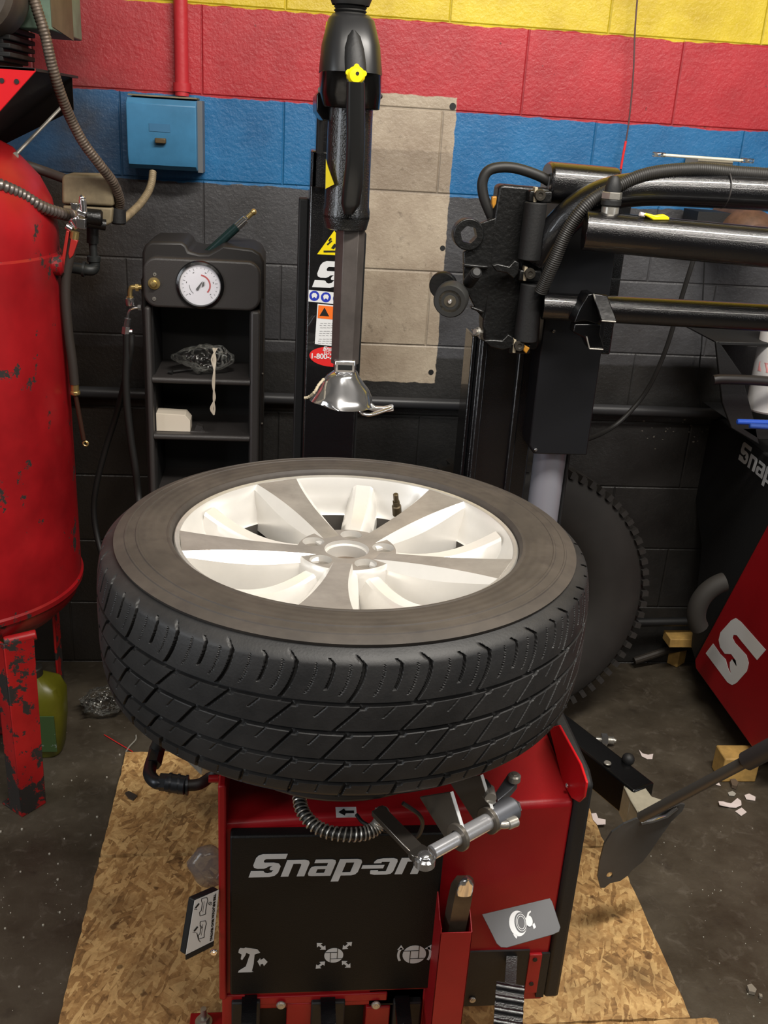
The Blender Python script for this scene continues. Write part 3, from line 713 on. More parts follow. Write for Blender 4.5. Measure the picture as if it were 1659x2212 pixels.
for r in range(9):
    y = 698+r*4.6+(r//3)*3
    for k in range(4):
        x = 691+k*8-r*.6+random.uniform(0, 2); mb.prism([cyp(a, b_, .0009) for a, b_ in ((x, y), (x+random.uniform(4, 7), y+.4), (x+6, y+1.2), (x, y+.9))], (0, -.0001, 0))
build('warning_print', mb, mat('grey_fine_print', (120, 120, 120), .6), s, smooth=False)
mb = MB()
pp = el(714, 771, 46, 21, .1); mb.prism([cyp(x, y, .0005) for x, y in pp], (0, -.0002, 0)); mb.prism([cyp(x, y, .0006) for x, y in [(686, 752), (700, 749), (765, 752), (765, 762), (720, 756)]], (0, -.0002, 0))
s = build('phone_sticker', mb, REDP, col, smooth=False); s['label'] = 'red phone number sticker'
text('phone_number', '1-800-2', .0155, FRONT(cyp(695, 770, .0012)), WHT, s, off=.0004)
text('phone_caption', 'EQUIP', .009, FRONT(cyp(712, 762, .0012)), WHT, s)
build('sticker_lettering', logo_mb('Snap', frame(cyp(697, 757, .0012), (1, 0, 0), (0, 0, 1)), .009, .3, .0002, .9), WHT, s, smooth=False)
# bracket on top of the tower
mb = MB(); a = PY(676, 405, CY-.03); b_ = PY(722, 330, CY-.03); mb.bb(kx0+.002, kx0+.012, CY-.03, CY+.1, a.z, b_.z+.0); mb.bb(kx0+.002, kx0+.05, CY-.03, CY-.02, a.z, b_.z)
mb.bb(kx0+.01, kx1-.01, CY, CY+.12, k0.z-.005, k0.z+.07)
build('tower_head', mb, BLK, tc, bevel=.002)
mb = MB(); mb.cyl(PY(690, 330, CY-.04), PY(693, 225, CY-.06), .007, 12); build('tilt_rod', mb, BLKM, tc)
# ---- arm with its cover, spindle and mount head
AY = 1.75
mb = MB()
def ring(cx_, cy_, hw, hd, n=28, p=3.2, Y=AY):
    c = PY(cx_, cy_, Y); out = []
    for i in range(n):
        t = 2*PI*i/n; c_, s_ = math.cos(t), math.sin(t)
        out.append(V((c.x+hw*abs(c_)**(2/p)*(1 if c_ >= 0 else -1), Y+hd*abs(s_)**(2/p)*(1 if s_ >= 0 else -1), c.z)))
    return out
mb.loft([ring(757, 34, .030, .04), ring(758, 45, .037, .055), ring(757, 100, .047, .075), ring(756, 150, .0505, .085), ring(756, 160, .051, .086)])
cov = build('arm_cover', mb, mat('black_moulded_cover', (30, 30, 31), .36), tc, ang=50)
mb = MB(); r0 = ring(757, 70, .004, .002, Y=AY-.068); 
rr = [(758, 72, .003, -.066), (759, 85, .011, -.072), (759, 110, .0155, -.082), (760, 135, .0165, -.090), (761, 158, .017, -.094)]
mb.loft([[V((PY(a, b_, AY).x+h*math.cos(PI+PI*i/10), AY+dy-.0035+.012+.014*math.sin(PI+PI*i/10), PY(a, b_, AY).z)) for i in range(11)] for a, b_, h, dy in rr], closed=False, caps=False)
build('cover_ridge', mb, BLKM, cov)
mb = MB(); prf = []
zb_, zt_ = PY(757, 36, AY).z, PY(757, -60, AY).z; k = 12
xb = PY(757, 20, AY).x
for i in range(k*2+1): prf.append((.024+(.0028 if i % 2 else 0), (zt_-zb_)*i/(k*2)))
mb.lathe(prf, (xb, AY, zb_), seg=32); mb.lathe([(.030, 0), (.034, .01), (.036, .05), (.036, .12)], (xb, AY, PY(757, 12, AY).z), seg=32)
build('bellows_boot', mb, RUB, tc)
mb = MB(); mb.loft([ring(756, 158, .0495, .082, p=4), ring(755, 205, .050, .07, p=4), ring(757, 235, .047, .05, p=4)])
mb.prism([PY(695, 190, 1.74), PY(712, 200, 1.74), PY(712, 258, 1.74), PY(699, 262, 1.74), PY(684, 240, 1.74), PY(684, 205, 1.74)], (0, .25, 0))
build('arm_housing', mb, BLKG, tc, bevel=.002)
mb = MB(); mb.prism([PY(705, 45, 1.8), PY(713, 60, 1.8), PY(702, 150, 1.8), PY(697, 160, 1.8), PY(695, 130, 1.8)], (0, .01, 0))
o = build('arm_sticker', mb, YEL, tc); o['label'] = 'yellow warning sticker'
screw(PY(693, 194, 1.735), .005, STL, tc); screw(PY(815, 208, 1.745), .005, BLKM, tc, axis=(1, -.3, 0), h=.008)
mb = MB(); ca = PY(756, 205, AY); cb = PY(747, 480, AY); sx0 = (PY(803, 300, AY).x+PY(707, 300, AY).x)/2
zz0 = PY(747, 470, AY).z
mb.lathe([(.0405, 0), (.0405, .012), (.0385, .02), (.0370, .19), (.0370, ca.z-zz0)], (sx0-.0, AY, zz0), seg=48, caps=True)
mb.lathe([(.030, -.020), (.036, -.018), (.0405, 0), (.0405, .004)], (sx0, AY, zz0), seg=48, caps=True)
sp = build('spindle_housing', mb, mat('black_speckled_enamel', (22, 22, 22), .22, bump=.6, bs=380, spec=.8, coat=.3), tc)
mb = MB(); zt2 = PY(720, 370, AY).z
mb.prism([PY(704, 343, AY-.030), PY(708, 360, AY-.035), PY(722, 398, AY-.04), PY(703, 408, AY-.03)], (0, .003, 0)); o = build('spindle_sticker', mb, YEL, sp); o['label'] = 'yellow warning sticker'
# curved lock lever
lv = [(768, 178, .105), (768, 230, .098), (768, 300, .090), (766, 350, .082), (762, 400, .070), (757, 440, .055), (752, 462, .045)]
mb = MB(); rings = []
for i, (x, y, dy) in enumerate(lv):
    c = PY(x, y, AY-dy); ww = (.014, .015, .015, .015, .0165, .016, .008)[i]
    rings.append([V((c.x+ww*math.copysign(abs(math.cos(t))**.6, math.cos(t)), c.y+.013*math.copysign(abs(math.sin(t))**.7, math.sin(t)), c.z)) for t in [2*PI*j/24 for j in range(24)]])
mb.loft(rings); mb.cyl(PY(768, 180, AY-.10), PY(768, 195, AY-.02), .014, 16)
lev = build('lock_lever', mb, mat('black_satin_plastic', (30, 30, 30), .3), tc, ang=60)
mb = MB(); q = PY(770, 163, AY-.105); mb.lathe([(.003, 0), (.010, .001), (.0135, .005), (.0145, .012), (.0145, .024), (.011, .03)], q, seg=28, caps=True, R=Matrix.Rotation(-PI/2, 3, 'X'))
for k in range(5):
    t = 2*PI*k/5+.3; mb.cyl(q+V((.0125*math.cos(t), .006, .0125*math.sin(t))), q+V((.0125*math.cos(t), .026, .0125*math.sin(t))), .0045, 12)
kn = build('release_button', mb, YEL, tc); kn['label'] = 'yellow release button'
mb = MB(); mb.cyl(q+V((.0015, -.0006, .003)), q+V((.0015, .004, .003)), .0028, 12); build('button_hole', mb, BLKP, kn)
# hex spindle
hx = (PY(751, 640, AY)); zh0 = PY(745, 785, AY).z
mb = MB(); mb.lathe([(.0255, 0), (.0255, zz0-zh0)], (hx.x, AY, zh0), seg=6, caps=True, R=Matrix.Rotation(0, 3, 'Z'))
build('hexagon_spindle', mb, HEX, tc, ang=20, bevel=.0008)
# mount head
mb = MB(); a = PY(722, 806, AY-.025); b_ = PY(769, 780, AY-.025)
x0, x1, z0_, z1_ = a.x, b_.x, a.z, b_.z
mb.bb(x0, x1, AY-.025, AY+.02, z0_, z1_)
hd = build('head_collar', mb, CHR, tc, bevel=.003)
mb = MB(); sxm = (x0+x1)/2; mb.bb(sxm-.013, sxm+.013, AY-.0262, AY-.02, z0_+.006, z0_+.0155); build('collar_slot', mb, BLKP, hd)
mb = MB()
outl = [  # y pixel, x left, x right
 (802, 722, 772), (812, 706, 776), (826, 694, 786), (840, 686, 797), (854, 676, 803), (864, 668, 804), (871, 690, 806)]
rings = []
for i, (yy, xa, xb_) in enumerate(outl):
    pa, pb = PY(xa, yy, AY-.01), PY(xb_, yy, AY-.01); cx_ = (pa.x+pb.x)/2; hw = (pb.x-pa.x)/2; t = i/6
    hd_ = .022+.03*t
    rings.append([V((cx_+hw*math.cos(u), AY-.004-.010*t+hd_*math.sin(u)*(1 if math.sin(u) < 0 else .45), pa.z*.5+pb.z*.5+.004*math.cos(u)*0)) for u in [2*PI*j/32 for j in range(32)]])
mb.loft(rings)
dk = build('duck_head', mb, CHR, tc, ang=60)
mb = MB()
fg = crv([PY(778, 872, AY-.035), PY(776, 884, AY-.04), PY(784, 894, AY-.045), PY(800, 896, AY-.045), PY(822, 890, AY-.045), PY(848, 881, AY-.045)], 6)
mb.tube(fg, .0035, 10, flat=1.6)
mb.prism([PY(788, 872, AY-.03), PY(803, 872, AY-.03), PY(812, 880, AY-.03), PY(830, 881, AY-.03), PY(850, 876, AY-.03), PY(851, 888, AY-.03), PY(822, 893, AY-.03), PY(806, 890, AY-.03), PY(792, 884, AY-.03)], (0, .012, 0))
build('head_finger', mb, CHR, dk, bevel=.001)
mb = MB(); mb.tube(crv([PY(657, 860, AY-.03), PY(668, 857, AY-.035), PY(680, 846, AY-.045), PY(688, 832, AY-.03), PY(700, 818, AY-.02)], 6), .002, 8, rfun=lambda i: .0015+.0016*abs(math.sin(i*1.3)))
o = build('old_tape_shred', mb, CREAM, dk); 
# bead breaker arm, behind on the right
BM0 = PY(1205, 1530, 1.95)
a0 = PZ(1240, 1580, .34); a1 = PZ(1392, 1700, .34)
dv = (a1-a0).normalized(); sd = dv.cross(V((0, 0, 1))).normalized()
mb = MB(); st_ = a0-dv*.18
mb.prism([st_+sd*.03, st_-sd*.03, a1-sd*.030, a1+sd*.030], (0, 0, -.075))
arm = build('bead_breaker_arm', mb, BLKG, tc, bevel=.004)
screw(PZ(1312, 1650, .342), .008, STL, arm, name='arm_bolt', axis=(0, 0, 1))
mb = MB(); q = PZ(1357, 1640, .345); mb.ball(q+V((0, .0, 0)), .014, 16); mb.cyl(q-V((0, 0, .04)), q, .008, 12); build('arm_knob', mb, BLKM, arm)
mb = MB(); b0_ = a1; pts = [PZ(1347, 1698, .335), PZ(1386, 1690, .335), PZ(1408, 1720, .335), PZ(1432, 1728, .335), PZ(1380, 1758, .335), PZ(1362, 1728, .335)]
mb.prism(pts, (0, 0, -.008)); mb.prism([pts[0], pts[5], pts[5]+V((0, 0, -.07)), pts[0]+V((0, 0, -.07))], (.006, .004, 0)); mb.prism([pts[5], pts[4], pts[4]+V((0, 0, -.05)), pts[5]+V((0, 0, -.07))], (.004, .004, 0))
br = build('arm_bracket', mb, mat('cream_steel', (176, 170, 152), .4, .25, var=.15, vs=30), arm, bevel=.0015)
mb = MB(); q = PZ(1381, 1702, .3355); mb.cyl(q, q+V((0, 0, .0008)), .0065, 16); build('bracket_hole', mb, BLKP, br)
# breaker blade (curved plate)
BY = 1.52
bl = [(1297, 1918), (1291, 1895), (1296, 1860), (1305, 1825), (1322, 1798), (1348, 1780), (1375, 1769), (1405, 1766), (1430, 1750), (1462, 1736), (1480, 1738), (1474, 1752), (1450, 1775), (1440, 1790), (1432, 1800), (1405, 1840), (1388, 1862), (1365, 1880), (1358, 1890), (1340, 1903), (1318, 1908), (1306, 1918)]
fr = [PY(x, y, BY) for x, y in bl]; hc = PY(1317, 1891, BY)
MBL = Matrix(((1, 0, 0, 0), (0, 0, -1, BY), (0, 1, 0, 0), (0, 0, 0, 1)))
mb = MB(); plate(mb, MBL, [(p.x, p.z) for p in fr], [[(hc.x+.0065*math.cos(2*PI*i/24), hc.z+.0085*math.sin(2*PI*i/24)) for i in range(24)]], .005)
bd = build('breaker_blade', mb, mat('dark_grey_blade_paint', (62, 62, 62), .4, var=.15, vs=12), tc, smooth=False); bd['label'] = 'dark grey curved shovel blade'
mb = MB(); mb.tube([PY(1385, 1778, BY-.004), PY(1410, 1773, BY-.006), PY(1440, 1762, BY-.006), PY(1462, 1744, BY-.006)], .0055, 8, flat=.6); mb.tube([PY(1430, 1750, BY-.004), PY(1450, 1741, BY-.004), PY(1468, 1734, BY-.004)], .005, 8, flat=.6)
build('worn_edge', mb, CHR, bd)
mb = MB(); h0 = PY(1385, 1765, 1.50); h1 = PY(1620, 1640, 1.36); hd2 = (h1-h0); mb.cyl(h0, h1, .0105, 20)
hn = build('blade_handle', mb, mat('grey_steel_rod', (92, 88, 84), .45, .5), tc)
mb = MB(); mb.cyl(h0+hd2*.96, h0+hd2*1.35, .017, 20, ch=.003); build('handle_grip', mb, mat('dark_grip', (48, 44, 44), .5), hn)
# inflation hose fittings on the left
mb = MB(); mb.tube(crv([PZ(333, 1632, .55), PZ(325, 1655, .55), PZ(324, 1675, .55), PZ(338, 1690, .55), PZ(355, 1690, .55)], 6), .011, 14)
mb.cyl(PZ(341, 1612, .56), PZ(331, 1652, .55), .014, 6); mb.cyl(PZ(345, 1689, .55), PZ(362, 1690, .55), .0145, 6); mb.cyl(PZ(360, 1690, .55), PZ(404, 1697, .55), .0155, 20, ch=.002)
for t in (0, .5, 1): c = PZ(366+36*t, 1691+5*t, .55); mb.cyl(c, c+V((.004, 0, 0)), .0168, 20)
hs = build('hose_elbow', mb, mat('black_oxide_fitting', (44, 46, 50), .35, .6), tc)
mb = MB(); mb.tube(crv([PZ(402, 1697, .55), PZ(430, 1694, .55), PZ(452, 1680, .55), PZ(480, 1655, .57), PZ(520, 1640, .6)], 8), .0095, 14); mb.cyl(PZ(355, 1580, .60), PZ(339, 1618, .56), .013, 16)
build('inflation_hose', mb, RUB, tc)
# left pedal box with instruction plate
sgn = [PY(472, 1922, 1.20), PY(420, 1945, 1.16), PY(401, 2062, 1.14), PY(471, 2038, 1.18)]
nr = (sgn[1]-sgn[0]).cross(sgn[2]-sgn[0]).normalized(); nr = nr if nr.y < 0 else -nr
pd = lambda p: p-nr*(p-sgn[0]).dot(nr)
sgn = [pd(p) for p in sgn]
mb = MB(); g = lambda p, a, b_: p+V((a, 0, b_))
ctr = sum(sgn, V())/4
big = [ctr+(p-ctr)*1.02 for p in sgn]; big[3] = big[3]+V((0, 0, -.0))
mb.prism([p-nr*.0003 for p in big], -nr*.012)
low = [big[2], big[3], big[3]+V((0, .0, -.012)), big[2]+V((0, 0, -.012))]; mb.prism(low, (0, .02, 0))
pb = build('inflation_pedal', mb, BLKM, tc, bevel=.002)
mb = MB(); mb.prism(sgn, nr*.0006); pl = build('instruction_plate', mb, WHT, pb, smooth=False); pl['label'] = 'white instruction plate with tire drawings'
def onp(x, y, k=.0012):
    d = ray(x, y); o = V((0, 0, CAMH)); t = (sgn[0]-o).dot(nr)/d.dot(nr); return o+d*t+nr*k
def line(mb, pts, w=.6, closed=False):
    pts = pts+[pts[0]] if closed else pts
    for (a, b_), (c, d) in zip(pts, pts[1:]):
        L = math.hypot(c-a, d-b_) or 1; nx, ny = -(d-b_)/L*w, (c-a)/L*w
        mb.prism([onp(a+nx, b_+ny), onp(c+nx, d+ny), onp(c-nx, d-ny), onp(a-nx, b_-ny)], nr*.0001)
mb = MB()
for oy, ox in ((0, 0), (50, -3)):
    line(mb, [(435+ox, 1940+oy), (446+ox, 1938+oy), (448+ox, 1945+oy), (446+ox, 1950+oy), (443+ox, 1968+oy), (443+ox, 1974+oy), (431+ox, 1978+oy), (430+ox, 1970+oy), (434+ox, 1966+oy), (436+ox, 1950+oy), (434+ox, 1945+oy)], .6, True)
    line(mb, [(440+ox, 1946+oy), (437+ox, 1970+oy)], .3)
    line(mb, [(421+ox, 1965+oy-4), (429+ox, 1955+oy-4)], 1.6); line(mb, [(418+ox, 1963+oy), (425+ox, 1966+oy-2)], .5)
line(mb, [(424, 2014), (428, 2030), (432, 2034)], .7); line(mb, [(430, 1999), (436, 2002), (432, 2006)], .5)
line(mb, circ(453, 1951, 3.4, 12), .5, True); line(mb, [(451, 1954), (455, 1948)], .5)
build('plate_drawing', mb, BLKP, pl, smooth=False)
ux_ = (onp(459, 1984)-onp(464, 1930)).normalized(); uy_ = (onp(470, 1960)-onp(450, 1959)).normalized()
def ptext(name, s, x, y, size):
    text(name, s, size, frame(onp(x, y, .0014), ux_, nr.cross(ux_)), BLKP, pl, off=.0002, sx=.8)
ptext('plate_caption', 'TIRE INFLATION', 460.5, 1957, .0072); ptext('plate_caption', 'BEAD SEATING', 456.5, 2008, .0072)
screw(PY(462, 2055, 1.19), .006, CHR, pb)
# ================================================================== WHEEL
wh = thing('car_wheel', 'silver ten spoke alloy wheel with black tire lying flat on the turntable', 'wheel', (WC.x, WC.y, .80))
def tyre_mesh(nA=2100):
    prof = []  # (r, z, tag) z relative to rim lip plane 0
    W = .1165; z0 = -.1055   # half width, centre height
    def sidewall(sg):
        a = [(.2480, .086), (.2510, .097), (.2542, .1000), (.2552, .1085), (.2565, .1105), (.2575, .1120), (.2590, .1142), (.2615, .1142), (.2630, .1135), (.275, .1160), (.290, .1165), (.3020, .1162), (.3030, .1170), (.3055, .1168), (.3065, .1156), (.318, .1142), (.3190, .1150), (.3210, .1146), (.322, .1132), (.329, .1112)]
        return [(r, z0+sg*h) for r, h in a]
    up = sidewall(1)
    # tread curve from shoulder to shoulder
    n = 230; tread = []
    for i in range(n+1):
        t = -1+2*i/n          # +1 top
        h = .104*(-t)
        r = .3625 - .012*abs(t)**3.2 - .016*max(0, abs(t)-.86)/.14*max(0, abs(t)-.86)/.14*1.0
        tread.append((r, z0+h))
    sh = [(.3365, z0+.1085)]
    pr = up + sh + tread + [(.3365, z0-.1085)] + sidewall(-1)[::-1]
    R = np.array([p[0] for p in pr]); Z = np.array([p[1] for p in pr]); nP = len(pr)
    t0 = len(up)+len(sh); A = np.linspace(0, 2*PI, nA, endpoint=False)
    AA, ZZ = np.meshgrid(A, Z, indexing='ij'); RR = np.repeat(R[None, :], nA, 0).copy()
    u = AA*.36            # metres along the circumference
    h = (z0+.104-ZZ)      # 0 at top shoulder .. .208
    dep = np.zeros_like(RR)
    circum = 2*PI*.36
    def cutl(dist, w): return np.clip(1-(np.abs(dist)-w*.5)/.0007, 0, 1)
    istread = np.zeros(nP, bool); istread[t0:t0+n+1] = True
    # circumferential grooves
    for hc, w, d in ((.062, .0045, .006), (.101, .0048, .0065), (.142, .0048, .0065), (.176, .0042, .006)):
        dep = np.maximum(dep, cutl(h-hc, w)*d)
    def per(x, N): P = circum/N; return (x/P-np.floor(x/P+.5))*P
    # shoulder blocks top: 32 curved grooves + sipes
    for (lo, hi, N, slope, w, d, curve) in ((-.002, .061, 28, .0, .0036, .006, 1.), (.063, .100, 28, .95, .0032, .005, 0), (.102, .141, 35, .8, .0034, .0055, 0), (.143, .175, 35, .8, .0032, .0055, 0), (.177, .21, 35, .3, .0032, .005, 0)):
        hm = h-lo
        x = u + slope*hm + ((7.5*np.clip(h-.010, 0, 1)**2 + .9*np.clip(.012-h, 0, 1)/.012*.02) if curve else 0)
        inb = ((h > lo) & (h < hi))
        dd = cutl(per(x, N), w)*d
        if lo < 0: dd = dd*np.clip((h-.004)/.004, 0, 1)
        dep = np.maximum(dep, dd*inb)
        # thin half-length sipes
        sp_ = cutl(per(x+circum/N*.5, N), .0014)*.0025*((h > lo) & (h < lo+(hi-lo)*.45))
        if lo < 0:
            s2 = cutl(per(x+circum/N*.45, N), .0028)*.005*((h > .008) & (h < .044)); dep = np.maximum(dep, s2)
            s3 = cutl(per(x+circum/N*.2+.0006*np.sign(np.sin(h*2200)), N*2), .0009)*.0016*((h > .012) & (h < .05)); dep = np.maximum(dep, s3)
        else: dep = np.maximum(dep, sp_*.6)
        if lo > .05:   # chamfer notch at block upper edge
            no = cutl(per(x, N)-.004, .007)*.003*((h-lo) < .006)*inb; dep = np.maximum(dep, no)
    dep = dep*istread[None, :]
    # shallow sidewall rings / wrap-over of the shoulder grooves
    ii = np.arange(nP)
    for j in range(len(up)-2, t0+4):
        x = u[:, j]
        k = cutl(per(x+.030-.012*(t0+4-j), 36), .003)*.0012
        ZZ[:, j] -= 0
    RR = RR-dep
    verts = np.stack([RR*np.cos(AA), RR*np.sin(AA), ZZ], -1).reshape(-1, 3)
    a = np.arange(nA); b = (a+1) % nA; P = np.arange(nP-1)
    f = np.stack([(a[:, None]*nP+P), (b[:, None]*nP+P), (b[:, None]*nP+P+1), (a[:, None]*nP+P+1)], -1).reshape(-1, 4)
    # sidewall rib for the lettering ring
    me = bpy.data.meshes.new('tyre'); me.vertices.add(len(verts)); me.vertices.foreach_set('co', verts.ravel())
    me.loops.add(f.size); me.loops.foreach_set('vertex_index', f.ravel().astype(np.int32))
    me.polygons.add(len(f)); me.polygons.foreach_set('loop_start', np.arange(0, f.size, 4, dtype=np.int32)); 
    mi = np.tile(np.where((P >= t0) & (P < t0+n), 0, 1), nA).astype(np.int32)
    me.update(calc_edges=True)
    me.polygons.foreach_set('material_index', mi)
    me.validate(); me.shade_smooth(); me.set_sharp_from_angle(angle=math.radians(32))
    return me
def tread_mat():
    m, n, l, b = nt('tread_rubber')
    ob = n.new('ShaderNodeTexCoord').outputs['Object']
    f = step_n(n, l, noise_n(n, l, ob, 14, 6, .65), .35, .7)
    l.new(mixc(n, l, f, lin((26, 26, 27)), lin((44, 43, 43))), b.inputs['Base Color']); b.inputs['Roughness'].default_value = .55
    bp = n.new('ShaderNodeBump'); bp.inputs['Strength'].default_value = .25; bp.inputs['Distance'].default_value = .001
    l.new(noise_n(n, l, ob, 300, 3), bp.inputs['Height']); l.new(bp.outputs[0], b.inputs['Normal'])
    return m
def side_mat():
    m, n, l, b = nt('dusty_sidewall_rubber')
    tcx = n.new('ShaderNodeTexCoord'); ob = tcx.outputs['Object']
    sx = n.new('ShaderNodeSeparateXYZ'); l.new(ob, sx.inputs[0])
    rad = math_n(n, l, 'SQRT', math_n(n, l, 'ADD', math_n(n, l, 'MULTIPLY', sx.outputs[0], sx.outputs[0]), math_n(n, l, 'MULTIPLY', sx.outputs[1], sx.outputs[1])))
    f = step_n(n, l, noise_n(n, l, ob, 9, 7, .65), .3, .7)
    c = mixc(n, l, f, lin((52, 47, 43)), lin((72, 65, 59)))
    ang = math_n(n, l, 'ARCTAN2', sx.outputs[1], sx.outputs[0])
    cb = n.new('ShaderNodeCombineXYZ'); l.new(math_n(n, l, 'MULTIPLY', ang, 9), cb.inputs[0]); l.new(math_n(n, l, 'MULTIPLY', rad, 45), cb.inputs[1])
    st = noise_n(n, l, cb.outputs[0], 1.0, 4, .6)
    c = mixc(n, l, math_n(n, l, 'MULTIPLY', step_n(n, l, st, .5, .68), .5), c, lin((48, 42, 40)))
    l.new(c, b.inputs['Base Color']); b.inputs['Roughness'].default_value = .62
    wv = math_n(n, l, 'SINE', math_n(n, l, 'MULTIPLY', rad, 520))
    msk = math_n(n, l, 'MULTIPLY', step_n(n, l, rad, .262, .266), math_n(n, l, 'SUBTRACT', 1, step_n(n, l, rad, .306, .310)))
    # raised lettering-like block ring
    cb2 = n.new('ShaderNodeCombineXYZ'); l.new(math_n(n, l, 'MULTIPLY', ang, 30), cb2.inputs[0]); l.new(math_n(n, l, 'MULTIPLY', rad, 110), cb2.inputs[1])
    hh = math_n(n, l, 'ADD', math_n(n, l, 'MULTIPLY', math_n(n, l, 'MULTIPLY', wv, msk), .3), math_n(n, l, 'MULTIPLY', noise_n(n, l, cb2.outputs[0], .5, 1), .5))
    bp = n.new('ShaderNodeBump'); bp.inputs['Strength'].default_value = .5; bp.inputs['Distance'].default_value = .0015
    l.new(hh, bp.inputs['Height']); l.new(bp.outputs[0], b.inputs['Normal'])
    return m
TREAD, SIDE = tread_mat(), side_mat()
tm = tyre_mesh(); tm.name = 'tire'; tm.materials.append(TREAD); tm.materials.append(SIDE)
ty = bpy.data.objects.new('tire', tm); C.objects.link(ty); ty.location = WC; put(ty, wh)
ALU = mat('silver_wheel_paint', (222, 219, 214), .30, .32, var=.06, vs=8, spec=.7)
ALUM = mat('machined_wheel_face', (150, 145, 140), .36, .35, var=.22, vs=16, rvar=.06)
ALUL = mat('machined_wheel_lip', (190, 186, 180), .3, .5, var=.15, vs=22)
DARK = mat('brake_dust_dark', (26, 25, 24), .7)
def PW(r, a, z): return WC+V((r*math.cos(a), r*math.sin(a), z))
# rim: barrel + lip
mb = MB()
mb.lathe([(.2505, -.012), (.2535, -.006), (.2535, -.001), (.2515, .0008), (.2480, .0003), (.2455, -.0015)], WC, seg=180, mi=1)
mb.lathe([(.2455, -.0015), (.2445, -.004), (.2405, -.018), (.2370, -.032), (.2300, -.045), (.2285, -.060), (.2250, -.063)], WC, seg=180, mi=0)
mb.lathe([(.2250, -.063), (.2230, -.10), (.2150, -.16), (.2150, -.205), (.235, -.212), (.25, -.214), (.252, -.210), (.250, -.2), (.238, -.195)], WC, seg=180, mi=2)
mb.lathe([(.2505, -.012), (.247, -.018), (.243, -.05), (.236, -.10), (.222, -.16), (.219, -.195), (.238, -.195)], WC, seg=180, mi=0)
rim = build('rim', mb, [ALU, ALUL, mat('dusty_inner_barrel', (70, 66, 62), .6)], wh, ang=50); rim['label'] = 'silver alloy rim'
# hub
hz = -.026
angs = [math.radians(80+72*k) for k in range(5)]
mb = MB(); mb.lathe([(.0300, -.075), (.0300, hz-.008), (.0335, hz-.006), (.0335, hz)], WC, seg=96)
mb.lathe([(.074, hz), (.0765, hz-.003), (.079, hz-.012), (.080, -.075), (.030, -.075)], WC, seg=96)
MH = Matrix.Translation(WC+V((0, 0, hz)))
oc = lambda cx_, cy_, r, n=40: [(cx_+r*math.cos(2*PI*i/n), cy_+r*math.sin(2*PI*i/n)) for i in range(n)]
plate(mb, MH, oc(0, 0, .074, 96), [oc(0, 0, .0335, 64)]+[oc(.056*math.cos(a), .056*math.sin(a), .0165) for a in angs], .012, 1, 0)
hub = build('hub', mb, [ALU, ALUM], rim, ang=30)
mb = MB(); mb.cyl(WC+V((0, 0, -.075)), WC+V((0, 0, hz-.026)), .0301, 48); build('hub_bore', mb, mat('rusty_hub_bore', (96, 84, 72), .8, var=.4, vs=40), rim)
mb = MB()
for a in angs: mb.cyl(PW(.056, a, hz-.030), PW(.056, a, hz-.0105), .0175, 28); mb.cut()
buildm('lug_seat', mb, mat('lug_recess_grey', (120, 114, 106), .5, .3), rim)
# spokes
def spoke(a, kind):
    er = V((math.cos(a), math.sin(a), 0)); et = V((-math.sin(a), math.cos(a), 0)); ez = V((0, 0, 1)); mb = MB()
    N = 16; secs = []
    for i in range(N+1):
        t = i/N
        if kind == 0:     # broad machined-face spoke
            r = .046+(.2465-.046)*t
            wt = .0135+.001*t+.022*t**2.4          # half width of face
            wc = wt+.007+.008*math.sin(PI*min(1, t*1.02))
            wb = wc+.005
            zt_ = hz+(.0255)*t**.9 - .0005; zc_ = zt_-.007-.009*math.sin(PI*min(1, t*1.02)); zb_ = zt_-.060-.012*t
            sec = [(-wb, zb_), (-wc, zc_), (-wt-.001, zt_-.001), (-wt, zt_), (wt, zt_), (wt+.001, zt_-.001), (wc, zc_), (wb, zb_)]
        else:             # lower rounded painted spoke
            r = .0745+(.239-.0745)*t
            wt = .0095+.0045*t; wc = wt+.010+.005*math.sin(PI*t); wb = wc+.003
            zt_ = hz-.012-.012*math.sin(PI*min(1, t*.9))+.030*t**1.8; zc_ = zt_-.022; zb_ = zt_-.055
            sec = [(-wb, zb_), (-wc, zc_), (-wt-.003, zt_-.0035), (-wt+.002, zt_), (wt-.002, zt_), (wt+.003, zt_-.0035), (wc, zc_), (wb, zb_)]
        secs.append([WC+er*(math.sqrt(max(1e-6, r*r-(u*u if t > .5 else 0))))+et*u+ez*z for u, z in sec])
    n = 8; vs = [p for s_ in secs for p in s_]; fs = []; mi = []
    for k in range(N):
        for j in range(n-1):
            fs.append((k*n+j, (k+1)*n+j, (k+1)*n+j+1, k*n+j+1)); mi.append(1 if (kind == 0 and j == 3) else 0)
    o0 = len(mb.v); mb.v += [tuple(p) for p in vs]; mb.f += fs; mb.m += mi
    mb.f += [tuple(range(n)), tuple(range(N*n+n-1, N*n-1, -1))]; mb.m += [0, 0]
    build('spoke', mb, [ALU, ALUM], rim, ang=28)
for k in range(5):
    spoke(math.radians(44+72*k), 0); spoke(math.radians(80+72*k), 1)
# valve
va = math.radians(63); q = PW(.212, va, -.038); dirv = (V((-math.cos(va)*.35, -math.sin(va)*.35, 1))).normalized()
mb = MB(); mb.cyl(q-dirv*.01, q+dirv*.012, .008, 20, ch=.002); mb.cyl(q+dirv*.012, q+dirv*.020, .0065, 6); mb.cyl(q+dirv*.02, q+dirv*.036, .0045, 16, ch=.001)
build('valve_stem', mb, mat('grimy_valve', (90, 78, 58), .4, .6), rim)
mb = MB(); mb.cyl(WC+V((0, 0, -.20)), WC+V((0, 0, -.19)), .214, 80); build('inner_shadow_plate', mb, DARK, rim) if False else None
